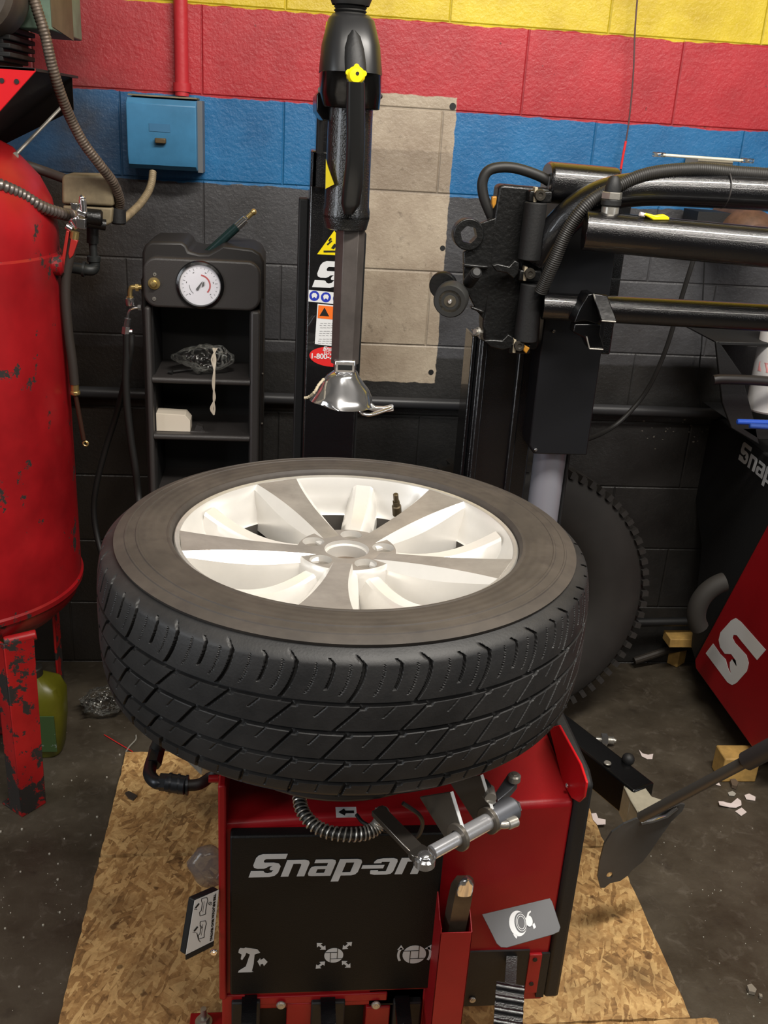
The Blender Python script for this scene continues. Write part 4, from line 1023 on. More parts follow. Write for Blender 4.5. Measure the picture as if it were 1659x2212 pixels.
# ================================================================== BEAD ASSIST ARM
aa = thing('bead_assist_arm', 'black bead press tower with round tubes and roller, right of the tire changer tower', 'tire machine arm', (.55, 2.15, 0))
GY = 2.05
mb = MB(); x0 = .428; x1 = .566
mb.bb(x0, x1, GY+.02, GY+.13, .012, 1.17); mb.bb(x0+.004, x0+.018, GY+.008, GY+.02, .012, 1.17); mb.bb(x1-.05, x1-.036, GY+.008, GY+.02, .012, 1.17)
mb.bb(x0-.01, x0, GY+.05, GY+.14, .012, 1.17); mb.bb(x0-.02, .72, GY-.02, GY+.2, .012, .03)
build('post', mb, BLK, aa, bevel=.003)
cov_ = [PY(1190, 640, 2.0), PY(1325, 620, 2.0), PY(1330, 700, 2.0), PY(1300, 760, 2.0), PY(1264, 984, 2.0), PY(1157, 979, 2.0), PY(1140, 968, 2.0), PY(1150, 880, 2.0)]
cx_a = PY(1142, 975, 2.0).x; cx_b = PY(1264, 984, 2.0).x+.004; zq = PY(1200, 982, 2.0).z
mb = MB(); mb.prism([(cx_a, 2.0, zq+.02), (cx_a+.012, 2.0, zq), (cx_b, 2.0, zq), (cx_b, 2.0, 1.47), (cx_a+.005, 2.0, 1.47), (cx_a, 2.0, 1.30)], (0, .14, 0))
cvp = build('cover_plate', mb, mat('black_satin_sheet', (16, 17, 21), .45), aa, bevel=.003)
for x, y in ((1196, 715), (1157, 971)): screw(PY(x, y, 1.999), .0035, CHR, cvp)
# channel beyond tube 2
mb = MB(); a = PY(1330, 545, 2.08); mb.bb(cx_b, a.x+.01, 2.05, 2.14, 1.15, 1.47); build('rear_channel', mb, BLK, aa, bevel=.003)
# motor cap
mb = MB(); mc0 = PY(1208, 398, 1.99); out = []
xa = PY(1193, 398, 1.98).x; 
for side in (0, 1):
    out.append([])
def stad(x, n=24, hw=.045, hh=.036, zc=PY(1210, 398, 1.98).z, yc=2.03, dz=0.):
    return [V((x, yc+hw*math.copysign(abs(math.cos(2*PI*i/n))**.8, math.cos(2*PI*i/n)), zc+dz+hh*math.copysign(abs(math.sin(2*PI*i/n))**.8, math.sin(2*PI*i/n)))) for i in range(n)]
mb.loft([stad(xa), stad(xa+.006, hw=.049, hh=.040), stad(xa+.14, hw=.049, hh=.040, dz=-.004)])
mc = build('motor_cap', mb, BLK, aa, bevel=.001)
mb = MB(); zc0 = PY(1208, 398, 1.98).z; mb.bb(xa-.001, xa+.001, 2.005, 2.020, zc0-.022, zc0+.012); build('cap_window', mb, GRY, mc)
screw(PY(1238, 424, 1.98), .004, CHR, mc)
# cast carriage
KY = 1.99
def kp(x, y, Y=KY): return PY(x, y, Y)
mb = MB()
mb.prism([kp(*p) for p in ((1078, 402), (1090, 399), (1190, 408), (1192, 430), (1180, 440), (1178, 560), (1165, 740), (1160, 756), (1100, 757), (1046, 742), (1043, 700), (1052, 600), (1060, 500), (1068, 470), (1073, 440))], (0, .05, 0))
car = build('carriage', mb, CAST, aa, bevel=.005)
mb = MB(); c = kp(1013, 507, KY-.012); Rr = Matrix.Rotation(PI/2, 3, 'X')
nn = 36; hexr = []
for i in range(nn):
    t = 2*PI*i/nn; k = .0155/math.cos((t+.2) % (PI/3)-PI/6); hexr.append(V((c.x+k*math.cos(t), c.y, c.z+k*math.sin(t))))
outr = [V((c.x+.031*math.cos(2*PI*i/nn), c.y, c.z+.031*math.sin(2*PI*i/nn))) for i in range(nn)]
mb.loft([hexr, outr, [p+V((0, .03, 0)) for p in outr], [p+V((0, .03, 0)) for p in hexr], hexr], caps=False)
mb.prism([kp(1030, 485), kp(1072, 470), kp(1062, 600), kp(1045, 690), kp(1030, 672), kp(1003, 620), kp(1002, 545), kp(1020, 535), kp(1040, 520)], (0, .018, 0))
mb.prism([kp(1002, 570, KY-.012), kp(1055, 575, KY-.012), kp(1055, 581, KY-.012), kp(1002, 577, KY-.012)], (0, .02, 0))
mb.prism([kp(1018, 662, KY-.012), kp(1046, 672, KY-.012), kp(1046, 678, KY-.012), kp(1018, 668, KY-.012)], (0, .02, 0))
build('ring_bracket', mb, CAST, car, bevel=.002)
# hinge barrels
mb = MB()
a, b_ = kp(1158, 437, KY-.022), kp(1148, 562, KY-.022); mb.cyl(V((a.x, a.y, a.z)), V((a.x-.002, a.y, b_.z)), .0225, 32, ch=.002); mb.cut()
a, b_ = kp(1150, 613, KY-.022), kp(1145, 737, KY-.022); mb.cyl(V((a.x, a.y, a.z)), V((a.x-.002, a.y, b_.z)), .0235, 32, ch=.002)
buildm('hinge_barrel', mb, BLKM, car)
mb = MB(); mb2 = MB(); mb3 = MB()
for x, y in ((1168, 422), (1146, 592), (1123, 748)):
    c = kp(x, y, KY-.040); mb.lathe([(.0035, .002), (.0055, 0), (.010, 0), (.0112, .002), (.0112, .02)], c, 'Y', 20, caps=True); mb.cyl(c+V((0, .004, 0)), c+V((0, .03, 0)), .008, 12)
    mb2.box(kp(x-13, y-2, KY-.022), (.006, .02, .028), None)
    mb3.box(kp(x-4, y+2, KY-.012), (.046, .03, .022), None); mb.cut(); mb2.cut(); mb3.cut()
buildm('clamp_screw', mb, mat('oiled_screw_steel', (70, 66, 60), .3, .5), car); o = buildm('putty_gap', mb2, CREAM, car, bevel=.001); buildm('hinge_block', mb3, CAST, car, bevel=.003)
mb = MB()
for pts in (((1063, 573), (1075, 570), (1100, 576), (1112, 562), (1122, 568), (1120, 590), (1110, 603), (1095, 590), (1072, 586)), ((1045, 736), (1060, 734), (1085, 736), (1098, 722), (1110, 730), (1105, 752), (1085, 756), (1060, 750))):
    mb.prism([kp(*p, KY-.035) for p in pts], (0, .014, 0)); mb.cut()
buildm('lock_tab', mb, CAST, car, bevel=.002)
mb = MB()
for pts in (((1063, 425), (1074, 424), (1072, 440), (1066, 452), (1062, 440)), ((1128, 740), (1138, 748), (1145, 752), (1137, 765), (1131, 758))):
    mb.prism([kp(*p, KY-.040) for p in pts], (0, .012, 0)); mb.cut()
buildm('grease_blob', mb, GREASE, car, bevel=.002)
# roller
c = kp(972, 651, KY-.075); Rz = (V((.30, 1, .12)).normalized()).to_track_quat('Z', 'Y').to_matrix()
mb = MB(); mb.lathe([(.012, .0), (.0225, .0), (.0225, -.001), (.031, -.001), (.0335, .003), (.034, .03), (.030, .034), (.01, .034)], c, seg=48, R=Rz, caps=False)
rl = build('roller', mb, mat('grey_black_roller', (44, 44, 43), .5), aa)
mb = MB(); mb.lathe([(.0, -.0005), (.012, -.0005), (.013, .002), (.0165, .002), (.0175, 0), (.0225, 0)], c, seg=36, R=Rz)
build('roller_bearing', mb, mat('dull_bearing_steel', (96, 90, 78), .5, .6), rl)
mb = MB(); mb.cyl(c-(Rz @ V((0, 0, .004))), c+(Rz @ V((0, 0, .004))), .0045, 12, ch=.001); build('roller_axle', mb, CHR, rl)
mb = MB(); mb.lathe([(.01, .040), (.026, .040), (.028, .043), (.028, .052), (.01, .054)], c+V((-.022, 0, .018)), seg=36, R=Rz, caps=True); mb.cyl(c+(Rz @ V((0, 0, .02))), c+(Rz @ V((0, 0, .085))), .014, 20)
build('roller_flange', mb, CAST, rl)
mb = MB(); mb.cyl(kp(1028, 590, KY-.07), kp(1012, 612, KY-.03), .012, 20, ch=.003); mb.cyl(kp(1030, 587, KY-.075), kp(1022, 600, KY-.05), .0115, 20, ch=.004); build('lock_knob', mb, BLKM, aa)
mb = MB(); mb.cyl(kp(1025, 716, KY), kp(1040, 718, KY+.01), .006, 6); mb.cyl(kp(1029, 716, KY-.001), kp(1034, 717, KY), .0095, 12); build('stop_bolt', mb, STL, aa)
# tubes
mb = MB()
t1 = crv([kp(1165, 560, 2.0), kp(1200, 500, 1.97), kp(1255, 448, 1.95), kp(1320, 418, 1.93), kp(1400, 408, 1.92), kp(1500, 410, 1.91), kp(1600, 415, 1.90), kp(1760, 424, 1.88)], 10)
mb.tube(t1, .032, 28); tb1 = build('bent_tube', mb, BLK, aa, ang=60)
mb = MB(); mb.cyl(kp(1262, 498, 1.87), kp(1760, 545, 1.80), .037, 40, ch=.001)
tb2 = build('upper_tube', mb, BLK, aa)
mb = MB(); mb.cyl(kp(1172, 660, 1.95), kp(1760, 692, 1.88), .0275, 36); tb3 = build('lower_tube', mb, BLK, aa)
mb = MB(); q = kp(1318, 452, 1.865); mb.cyl(q-V((0, 0, .012)), q+V((0, 0, .006)), .0165, 20, ch=.002); build('tube_weld', mb, STL, tb2)
mb = MB(); mb.cyl(q+V((0, 0, .006)), q+V((0, 0, .018)), .019, 20, ch=.002); mb.lathe([(.015, .030), (.015, .04), (.011, .055), (.006, .06)], q, seg=20, caps=True); build('nut_washer', mb, BLKM, tb2)
mb = MB(); mb.cyl(q+V((0, 0, .018)), q+V((0, 0, .031)), .0195, 6, ch=.001); build('hex_nut', mb, STL, tb2)
mb = MB(); mb.prism([kp(1392, 464, 1.83), kp(1400, 461, 1.83), kp(1418, 466, 1.83), (kp(1437, 464, 1.83)), kp(1447, 470, 1.83), kp(1446, 476, 1.83), kp(1412, 476, 1.83)], (0, .016, 0))
yb = build('yellow_nozzle', mb, YEL, tb2, bevel=.002); yb['label'] = 'yellow plastic cap'
mb = MB(); mb.cyl(kp(1382, 462, 1.838), kp(1393, 465, 1.838), .004, 10); build('nozzle_tip', mb, PAPER, yb)
# ribbed hose on the tube
hp = crv([kp(1168, 630, 1.93), kp(1195, 570, 1.91), kp(1225, 500, 1.90), kp(1270, 440, 1.89), kp(1330, 405, 1.90), kp(1400, 376, 1.90), kp(1500, 366, 1.90), kp(1600, 374, 1.90), kp(1760, 384, 1.88)], 14)
pth, rf = ribbed(hp, .0125, .0006, .004); mb = MB(); mb.tube(pth, .0125, 12, rfun=rf); build('ribbed_hose', mb, mat('dark_ribbed_hose', (40, 38, 36), .5), aa, ang=60)
mb = MB(); mb.tube(crv([kp(1200, 400, 2.02), kp(1160, 378, 2.02), kp(1105, 362, 2.02), kp(1060, 366, 2.02), kp(1043, 390, 2.02), kp(1045, 425, 2.02), kp(1062, 468, 2.02)], 8), .0105, 14); build('loop_hose', mb, RUB, aa)
mb = MB(); x_ = 1563
mb.torus(kp(1563, 410, 1.905), .0335, .0016, R=Matrix.Rotation(PI/2, 3, 'Y'), seg=36, s2=6); build('cable_tie', mb, PLA, tb1)
# press foot
FY = 1.88
def fo_(x, y, Y=FY): return PY(x, y, Y)
mb = MB()
mb.prism([fo_(1282, 634, 1.87), fo_(1312, 638, 1.87), fo_(1332, 690, 1.85), fo_(1330, 696, 1.85), fo_(1302, 694, 1.85), fo_(1298, 690, 1.85)], (0, .012, 0))
mb.prism([fo_(1270, 636), fo_(1284, 634), fo_(1300, 692), fo_(1288, 700), fo_(1262, 692), fo_(1240, 698), fo_(1252, 668)], (0, .05, 0))
mb.prism([fo_(1242, 700), fo_(1300, 700), fo_(1296, 722), fo_(1304, 748), fo_(1303, 755), fo_(1275, 755), fo_(1270, 748), fo_(1262, 730), fo_(1238, 718)], (0, .03, 0))
pf = build('press_foot', mb, BLKG, aa, bevel=.002)
mb = MB()
for a, b_, Y in (((1282, 635), (1300, 693), 1.868), ((1300, 693), (1330, 695), 1.848), ((1267, 727), (1273, 752), 1.876), ((1273, 753), (1303, 755), 1.876)):
    mb.cyl(fo_(*a, Y), fo_(*b_, Y), .0015, 8)
build('worn_foot_edge', mb, STL, pf)
# pneumatic cylinder
a = PY(1190, 975, 2.07); mb = MB(); zz = PY(1180, 1250, 2.07).z; mb.cyl((a.x, 2.075, zq+.02), (a.x, 2.075, .35), .037, 40)
build('air_cylinder', mb, SILC, aa)
mb = MB(); mb.cyl((a.x+.044, 2.075, zq+.02), (a.x+.044, 2.075, .35), .0045, 10); mb.cyl((a.x, 2.075, .30), (a.x, 2.075, .36), .042, 40); mb.bb(a.x-.04, a.x+.04, 2.03, 2.12, .02, .30)
build('cylinder_rod', mb, BLKM, aa)
# cable from the arm down to the wall
mb = MB(); mb.tube(crv([PY(1520, 490, 2.35), PY(1495, 570, 2.35), PY(1470, 650, 2.36), PY(1440, 750, 2.38), PY(1405, 830, 2.4), PY(1365, 885, 2.4), PY(1320, 925, 2.38), PY(1262, 951, 2.3), PY(1200, 955, 2.22)], 8), .006, 10)
tag(build('power_cable', mb, RUB), 'black cable drooping from the tubes across the dark wall', 'cable')
# ================================================================== INFLATOR CONSOLE
IY = 2.28
ic = thing('inflator_console', 'black plastic inflation column with round pressure gauge and shelves', 'inflator', (-.19, 2.4, 0))
iL, iR = PY(312, 700, IY).x, PY(562, 700, IY).x; iT = PY(430, 545, IY).z
def RRect(x0, x1, z0, z1, r, y, n=6):
    out = []
    for cx_, cz_, a0 in ((x1-r, z1-r, 0), (x0+r, z1-r, PI/2), (x0+r, z0+r, PI), (x1-r, z0+r, 1.5*PI)):
        for i in range(n+1): t = a0+PI/2*i/n; out.append(V((cx_+r*math.cos(t), y, cz_+r*math.sin(t))))
    return out
zfront = PY(430, 560, IY).z
mb = MB()
D = .22
# outer shell as frame walls around the shelf openings
xw0, xw1 = PY(328, 800, IY).x, PY(540, 800, IY).x
zs = [PY(430, 668, IY).z, PY(430, 823, IY).z, PY(430, 945, IY).z]
gz0 = zs[0]
# face above shelves
top = RRect(iL, iR, gz0, zfront, .03, IY)
mb.prism([p for p in top], (0, D, 0))
mb.bb(iL, xw0, IY, IY+D, .3, gz0); mb.bb(xw1, iR, IY, IY+D, .3, gz0); mb.bb(xw0, xw1, IY+D-.02, IY+D, .3, gz0); mb.bb(iL, iR, IY, IY+D, .02, .35)
shell = build('shell', mb, PLA, ic, bevel=.006, bseg=3)
mb = MB(); zt1 = PY(330, 522, IY).z
# rounded crown above, set back, with a notch
tl = PY(312, 560, IY+.03); 
pts = [PY(307, 640, IY+.03), PY(307, 545, IY+.03), PY(313, 530, IY+.03), PY(326, 522, IY+.03), PY(392, 523, IY+.03), PY(402, 530, IY+.03), PY(408, 543, IY+.03), PY(430, 548, IY+.03), PY(450, 548, IY+.03), PY(472, 536, IY+.03), PY(480, 530, IY+.03), PY(545, 538, IY+.03), PY(562, 548, IY+.03), PY(571, 566, IY+.03), PY(571, 650, IY+.03)]
mb.prism(pts, (0, D-.03, 0)); zr_ = PY(307, 600, IY+.03).z; mb.bb(PY(307, 700, IY+.03).x, iL+.004, IY+.03, IY+D, .02, zr_); mb.bb(iR-.004, PY(570, 700, IY+.03).x, IY+.03, IY+D, .02, zr_)
o = build('rear_shell', mb, mat('brown_black_plastic', (36, 33, 32), .5), ic, bevel=.006)
mb = MB()
# shelf ledges
mb = MB()
for z in zs[1:] + [PY(430, 1070, IY).z]:
    mb.bb(xw0-.001, xw1+.001, IY+.01, IY+D-.02, z-.008, z+.004); mb.cyl((xw0, IY+.008, z-.002), (xw1, IY+.008, z-.002), .0075, 14); mb.cut()
buildm('shelf', mb, PLA, ic)
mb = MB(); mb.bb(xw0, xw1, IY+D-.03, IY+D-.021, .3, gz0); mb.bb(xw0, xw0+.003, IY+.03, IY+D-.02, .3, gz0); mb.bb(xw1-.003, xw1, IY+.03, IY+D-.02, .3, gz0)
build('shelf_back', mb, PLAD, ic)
gc = PY(432, 616, IY); gr = .0495
mb = MB(); mb.lathe([(.0445, .001), (.0475, -.008), (.0525, -.006), (.055, .0005)], (gc.x, IY, gc.z), 'Y', 56)
gz_ = mb; gb = build('gauge_bezel', gz_, BLKG, ic)
mb = MB(); mb.lathe([(1e-5, -.001), (.0455, -.001)], (gc.x, IY, gc.z), 'Y', 56); gf = build('gauge_face', mb, mat('white_gauge_face', (240, 238, 245), .3), ic); gf['label'] = 'white dial with red arc'
def arc(mb, r0, r1, a0, a1, y, n=24):
    mb.prism([V((gc.x+r*math.cos(t), y, gc.z+r*math.sin(t))) for r, t in [(r0, a0+(a1-a0)*i/n) for i in range(n+1)]+[(r1, a1+(a0-a1)*i/n) for i in range(n+1)]], (0, -.0004, 0))
mb = MB(); arc(mb, .021, .0245, -.75, 1.45, IY-.0012); build('red_arc', mb, mat('red_dial_arc', (190, 40, 40), .5), gf, smooth=False)
mb = MB(); arc(mb, .0235, .0245, PI, PI+.9, IY-.0012)
for k in range(21):
    t = -.7+k*(2*PI-1.7)/20-.1; arc(mb, .040, .034 if k % 4 == 0 else .037, t, t+.02, IY-.0012, 2)
for k in range(0, 21, 4):
    t = -.7+k*(2*PI-1.7)/20; arc(mb, .030, .0315, t-.06, t+.06, IY-.0012, 3)
ta = 1.0; mb.prism([V((gc.x+a*math.cos(ta)-b_*math.sin(ta), IY-.003, gc.z+a*math.sin(ta)+b_*math.cos(ta))) for a, b_ in ((-.012, -.003), (-.014, 0), (-.012, .003), (.006, .0012), (.012, 0), (.006, -.0012))], (0, -.0005, 0))
mb.prism([V((gc.x+.012+a, IY-.003, gc.z+.004+b_)) for a, b_ in ((-.008, -.008), (-.002, -.004), (-.002, .005), (-.006, .002))], (0, -.0005, 0))
build('dial_mark', mb, BLKP, gf, smooth=False)
mb = MB(); mb.lathe([(1e-5, -.0065), (.03, -.0063), (.0465, -.005)], (gc.x, IY, gc.z), 'Y', 48); build('gauge_glass', mb, GLS, gb)
mb = MB(); q = PY(333, 612, IY); mb.lathe([(.002, -.016), (.006, -.015), (.0075, -.010), (.0075, -.004), (.0135, -.003), (.0135, 0)], q, 'Y', 28, caps=True); build('push_button', mb, BRS, ic)
mb = MB()
for x, y, r in ((334, 593, .0045), (333, 646, .005)): q = PY(x, y, IY); mb.lathe([(.001, -.002), (r*.8, -.002), (r, 0)], q, 'Y', 16); mb.cut()
buildm('panel_rivet', mb, STL, ic)
for x, y in ((562, 804), (557, 911)): q = PY(x, y, IY+.04); screw((PY(571, 804, IY+.03).x-.004, IY+.028, q.z), .0025, STL, ic)
# fittings left side
F1 = IY+.02
mb = MB(); mb.cyl(PY(306, 620, F1), PY(292, 620, F1), .0055, 14); mb.cyl(PY(300, 621, F1), PY(293, 621, F1), .009, 6)
mb.tube(crv([PY(293, 620, F1), PY(284, 621, F1), PY(281, 630, F1), PY(281, 642, F1)], 6), .0055, 12); mb.cyl(PY(281, 640, F1), PY(281, 652, F1), .0085, 6)
build('brass_elbow', mb, BRS, ic)
mb = MB(); mb.lathe([(.010, 0), (.0115, .003), (.0115, .016), (.008, .019)], PY(281, 660, F1), seg=12, caps=True)
mb.cyl(PY(305, 664, F1), PY(298, 664, F1), .007, 6); mb.tube(crv([PY(300, 664, F1), PY(284, 667, F1), PY(277, 678, F1), PY(276, 690, F1)], 6), .0035, 10)
mb.cyl(PY(276, 688, F1), PY(273, 706, F1), .008, 8); mb.cyl(PY(273, 706, F1), PY(271, 721, F1), .0095, 6); mb.cyl(PY(272, 715, F1), PY(286, 716, F1), .005, 8)
build('chrome_fitting', mb, CHR, ic)
mb = MB(); mb.tube(crv([PY(273, 720, F1), PY(274, 760, F1), PY(272, 820, F1), PY(275, 880, F1), PY(283, 950, F1), PY(292, 1010, F1), PY(300, 1080, F1), PY(310, 1200, 2.2)], 8), .0088, 12)
mb.tube(crv([PY(284, 722, F1), PY(282, 760, F1), PY(268, 830, 2.33), PY(250, 900, 2.38), PY(228, 970, 2.4), PY(208, 1050, 2.4), PY(203, 1110, 2.4), PY(215, 1180, 2.38), PY(250, 1300, 2.3)], 8), .0075, 12)
build('air_hose', mb, RUB, ic)
# stick gauge behind the console top
mb = MB(); a, b_ = PY(440, 555, IY+.10), PY(512, 490, IY+.10); mb.cyl(a, b_, .0105, 20, ch=.001)
sg = tag(build('valve_tool', mb, mat('dark_green_handle', (24, 44, 44), .25)), 'dark green handled valve tool sticking out of the console top', 'tool')
mb = MB(); dd = (b_-a).normalized(); mb.cyl(b_, b_+dd*.028, .0095, 16, ch=.001); mb.cyl(b_+dd*.028, b_+dd*.033, .006, 12); build('collar', mb, CHR, sg)
mb = MB(); mb.cyl(b_+dd*.033, b_+dd*.052, .0055, 12); mb.ball(b_+dd*.052, .0075, 14); build('tool_tip', mb, BRS, sg)
# things on the shelves
random.seed(3)
z1 = zs[1]+.004; bg = MB(); cb_ = PY(438, 775, IY+.07); 
rings = []; n = 26; K = 16
for k in range(K+1):
    t = k/K; r = math.sin(PI*min(.97, max(.03, t)))**.6; rings.append([])
    for i in range(n):
        u = 2*PI*i/n; d = V((math.cos(u), math.sin(u), t*3)); nn_ = 1+.35*mnoise.noise(d*1.9)+.12*mnoise.noise(d*5)
        rings[-1].append(V((cb_.x-.075+.15*t, cb_.y+.045*r*nn_*math.cos(u), z1+.036+.036*r*nn_*math.sin(u)*(1 if math.sin(u) > 0 else 1)*(.55+.6*t))))
for rg_ in rings:
    for p in rg_: p.z = max(p.z, z1+.001)
bg.loft(rings); pbag = tag(build('plastic_bag', bg, FILM, ang=180), 'crumpled clear plastic bag of parts on the console upper shelf', 'plastic bag')
mb = MB()
for dx, dz in ((0, 0), (-.004, .003), (.005, -.002)):
    mb.tube(crv([PY(464, 752, IY+.03)+V((dx, 0, 0)), PY(462, 775, IY+.01)+V((-dx, 0, 0)), PY(463, 800, IY-.006), PY(461, 830, IY-.008)+V((dx*.4, 0, 0)), PY(463, 860, IY-.008)+V((-dx*.4, 0, 0)), PY(459, 882, IY-.008)+V((dx, 0, 0)), PY(462, 896, IY-.008)], 5), .0021, 6, flat=.5)
build('bag_tie', mb, mat('translucent_plastic_strip', (190, 178, 160), .4), pbag)
mb = MB(); q = PY(369, 803, IY+.04); mb.cyl(q-V((.005, 0, 0)), q+V((.004, -.004, 0)), .005, 10); mb.tube(crv([q, q+V((.03, .02, .0)), q+V((.05, .03, .0))], 5), .003, 8)
tag(build('small_hose_end', mb, RUB), 'short black tube end lying beside the clear bag', 'tube')
z2 = zs[2]+.004; a = PY(337, 936, IY+.03); bx = MB()
w0, w1 = PY(337, 930, IY+.03).x, PY(411, 930, IY+.03).x; hh = PY(340, 893, IY+.03).z-z2
bx.prism([(w0, IY+.03, z2), (w1, IY+.03, z2), (w1, IY+.03, z2+hh*.62), (w1-.012, IY+.03, z2+hh*.95), (w0, IY+.03, z2+hh)], (0, .05, 0))
tag(build('small_box', bx, mat('white_carton', (226, 214, 196), .6), bevel=.001), 'small white carton on the console lower shelf', 'box')
mb = MB(); c = PY(425, 930, IY+.04); mb.prism([c+V(p) for p in ((-.012, 0, -.012), (.0, 0, .014), (.014, 0, .010), (.02, 0, -.012))], (0, .02, 0)); mb.cyl(c+V((-.035, -.008, .0)), c+V((.032, -.008, -.002)), .0018, 8); mb.box(c+V((.012, -.006, -.004)), (.010, .004, .018), Matrix.Rotation(.5, 4, 'Y'))
tag(build('metal_clip', mb, PLA), 'small dark metal clip beside the white carton', 'clip')
# ================================================================== AIR COMPRESSOR TANK
TC = V((-.764, 2.2, 0)); TR = .284
cp_ = thing('air_compressor', 'chipped red upright compressor tank standing at the left edge', 'compressor', (TC.x, TC.y, 0))
zb0 = .50; zt0 = 1.43
pr = [(.02, zb0-.115), (.10, zb0-.108), (.18, zb0-.085), (.24, zb0-.055), (.272, zb0-.022), (TR, zb0+.01), (TR+.004, zb0+.012), (TR+.005, zb0+.024), (TR, zb0+.028), (TR, 1.29), (TR-.003, 1.295), (TR-.003, 1.34), (.272, 1.40), (.25, 1.445), (.20, 1.50), (.12, 1.54), (.03, 1.555)]
mb = MB(); mb.lathe(pr, (TC.x, TC.y, 0), seg=96, caps=True); tk = build('tank', mb, TANKM, cp_, ang=30)
lgx0, lgx1 = -.600, -.537
mb = MB(); lf = [PY(9, 1416, 1.955), PY(72, 1398, 1.955)]
f0, f1 = PZ(48, 1766, 0), PZ(100, 1735, 0)
dirx = (f1-f0).normalized(); back = V((-dirx.y, dirx.x, 0))
T0 = V((-.603, 1.965, .466)); T1 = V((-.541, 1.985, .474))
mb.prism([T0, T1, V((f1.x, f1.y, 0)), V((f0.x, f0.y, 0))], back*.006)
mb.prism([T0, V((f0.x, f0.y, 0)), V((f0.x, f0.y, 0))+back*.05, T0+back*.04], dirx*.006)
mb.prism([V((f0.x, f0.y, 0)), V((f1.x, f1.y, 0)), V((f1.x, f1.y, 0))+back*.08, V((f0.x, f0.y, 0))+back*.08], (0, 0, .006))
mb.cyl(T0+V((-.002, .012, 0)), T1+V((.002, .012, .0)), .012, 12)
build('leg', mb, LEGM, cp_, bevel=.002)
mb = MB(); mb.bb(TC.x+.18, TC.x+.186, TC.y+.12, TC.y+.18, 0, .48); mb.cut(); mb.bb(TC.x-.2, TC.x-.14, TC.y+.15, TC.y+.156, 0, .48); mb.cut(); mb.bb(TC.x-.22, TC.x-.214, TC.y-.2, TC.y-.14, 0, .46)
buildm('leg', mb, LEGM, cp_, bevel=.002)
# fitting boss on the tank side
q = PY(113, 572, 2.17); mb = MB(); mb.cyl(V((TC.x+.255, q.y, q.z)), V((TC.x+.30, q.y, q.z)), .022, 24, ch=.006); build('tank_boss', mb, TANKM, cp_)
# top platform bracket
mb = MB(); mb.prism([PY(-60, 138, 2.02), PY(75, 147, 2.02), PY(76, 155, 2.02), PY(0, 240, 2.02), PY(-60, 300, 2.02)], (0, .006, 0))
pt = build('platform_bracket', mb, REDB, cp_, bevel=.001)
mb = MB()
for x, y in ((4, 174), (36, 176)): q = PY(x, y, 2.019); mb.cyl(q, q-V((0, .001, 0)), .0045, 14); mb.cut()
buildm('bracket_hole', mb, BLKP, pt)
qa = PY(75, 147, 2.02); qb = PY(160, 178, 2.35)
mb = MB(); mb.prism([V((-1.2, 2.02, qa.z)), V((qa.x, 2.02, qa.z)), V((qb.x, 2.4, qa.z)), V((-1.2, 2.4, qa.z))], (0, 0, -.005)); mb.prism([V((qa.x-.01, 2.03, qa.z-.003)), V((qb.x-.01, 2.38, qa.z-.003)), V((qb.x-.01, 2.38, qa.z-.07)), V((-.70, 2.38, qa.z-.19)), V((-.70, 2.03, qa.z-.19))], (0, .004, 0))
build('platform', mb, BLKM, cp_, bevel=.001)
q0 = PY(10, 250, 2.15); mb = MB(); mb.cyl((TC.x+.155, 2.16, 1.50), (TC.x+.155, 2.16, qa.z-.005), .015, 16); build('platform_post', mb, TANKM, cp_)
mb = MB(); mb.cyl(PY(30, 338, 2.2), PY(134, 230, 2.3), .0035, 10); mb.cyl(PY(26, 338, 2.2), PY(34, 336, 2.19), .007, 8); build('brace_rod', mb, STL, cp_)
# pump and motor on top
mb = MB()
for k in range(9):
    a = PY(30+(k % 2)*8, 60+k*9, 2.2); mb.box((a.x-.11, a.y, a.z), (.23+.012*(k % 2), .2, .009))
mb.bb(-1.05, PY(20, 100, 2.2).x, 2.12, 2.3, qa.z, PY(20, 10, 2.2).z+.1)
build('pump', mb, mat('sooty_iron', (20, 18, 17), .75), cp_, bevel=.002)
mb = MB(); q = PY(-10, 40, 2.08); mb.cyl(V((q.x-.03, 2.0, q.z+.05)), V((q.x-.03, 2.14, q.z+.05)), .085, 40, ch=.01); build('motor', mb, mat('brown_grey_motor', (66, 58, 50), .6, var=.3, vs=20), cp_)
# green cabinet above (starter box)
sb_ = thing('starter_box', 'grey green metal starter box hanging above the compressor, top left corner', 'electrical box', (-.45, 2.3, 1.8))
za = PY(36, 60, 2.15).z; xa_ = PY(36, 30, 2.15).x; xb_ = PY(111, 30, 2.15).x; xc_ = PY(157, 60, 2.45).x
mb = MB(); mb.prism([V((xa_, 2.15, za)), V((xb_, 2.15, za)), V((xb_, 2.45, za)), V((xa_, 2.45, za))], (0, 0, .45)); build('box_body', mb, mat('grey_green_enamel', (96, 116, 100), .5, var=.3, vs=14), sb_, bevel=.003)
mb = MB(); q1 = PY(111, 60, 2.15); mb.prism([V((q1.x+.001, 2.15, za+.006)), V((PY(157, 88, 2.35).x, 2.35, PY(157, 88, 2.35).z)), V((PY(157, 88, 2.35).x, 2.35, za+.45)), V((q1.x+.001, 2.15, za+.45))], (.002, .004, 0)); build('open_door', mb, mat('grimy_tan_door', (86, 74, 58), .6, var=.3, vs=10), sb_)
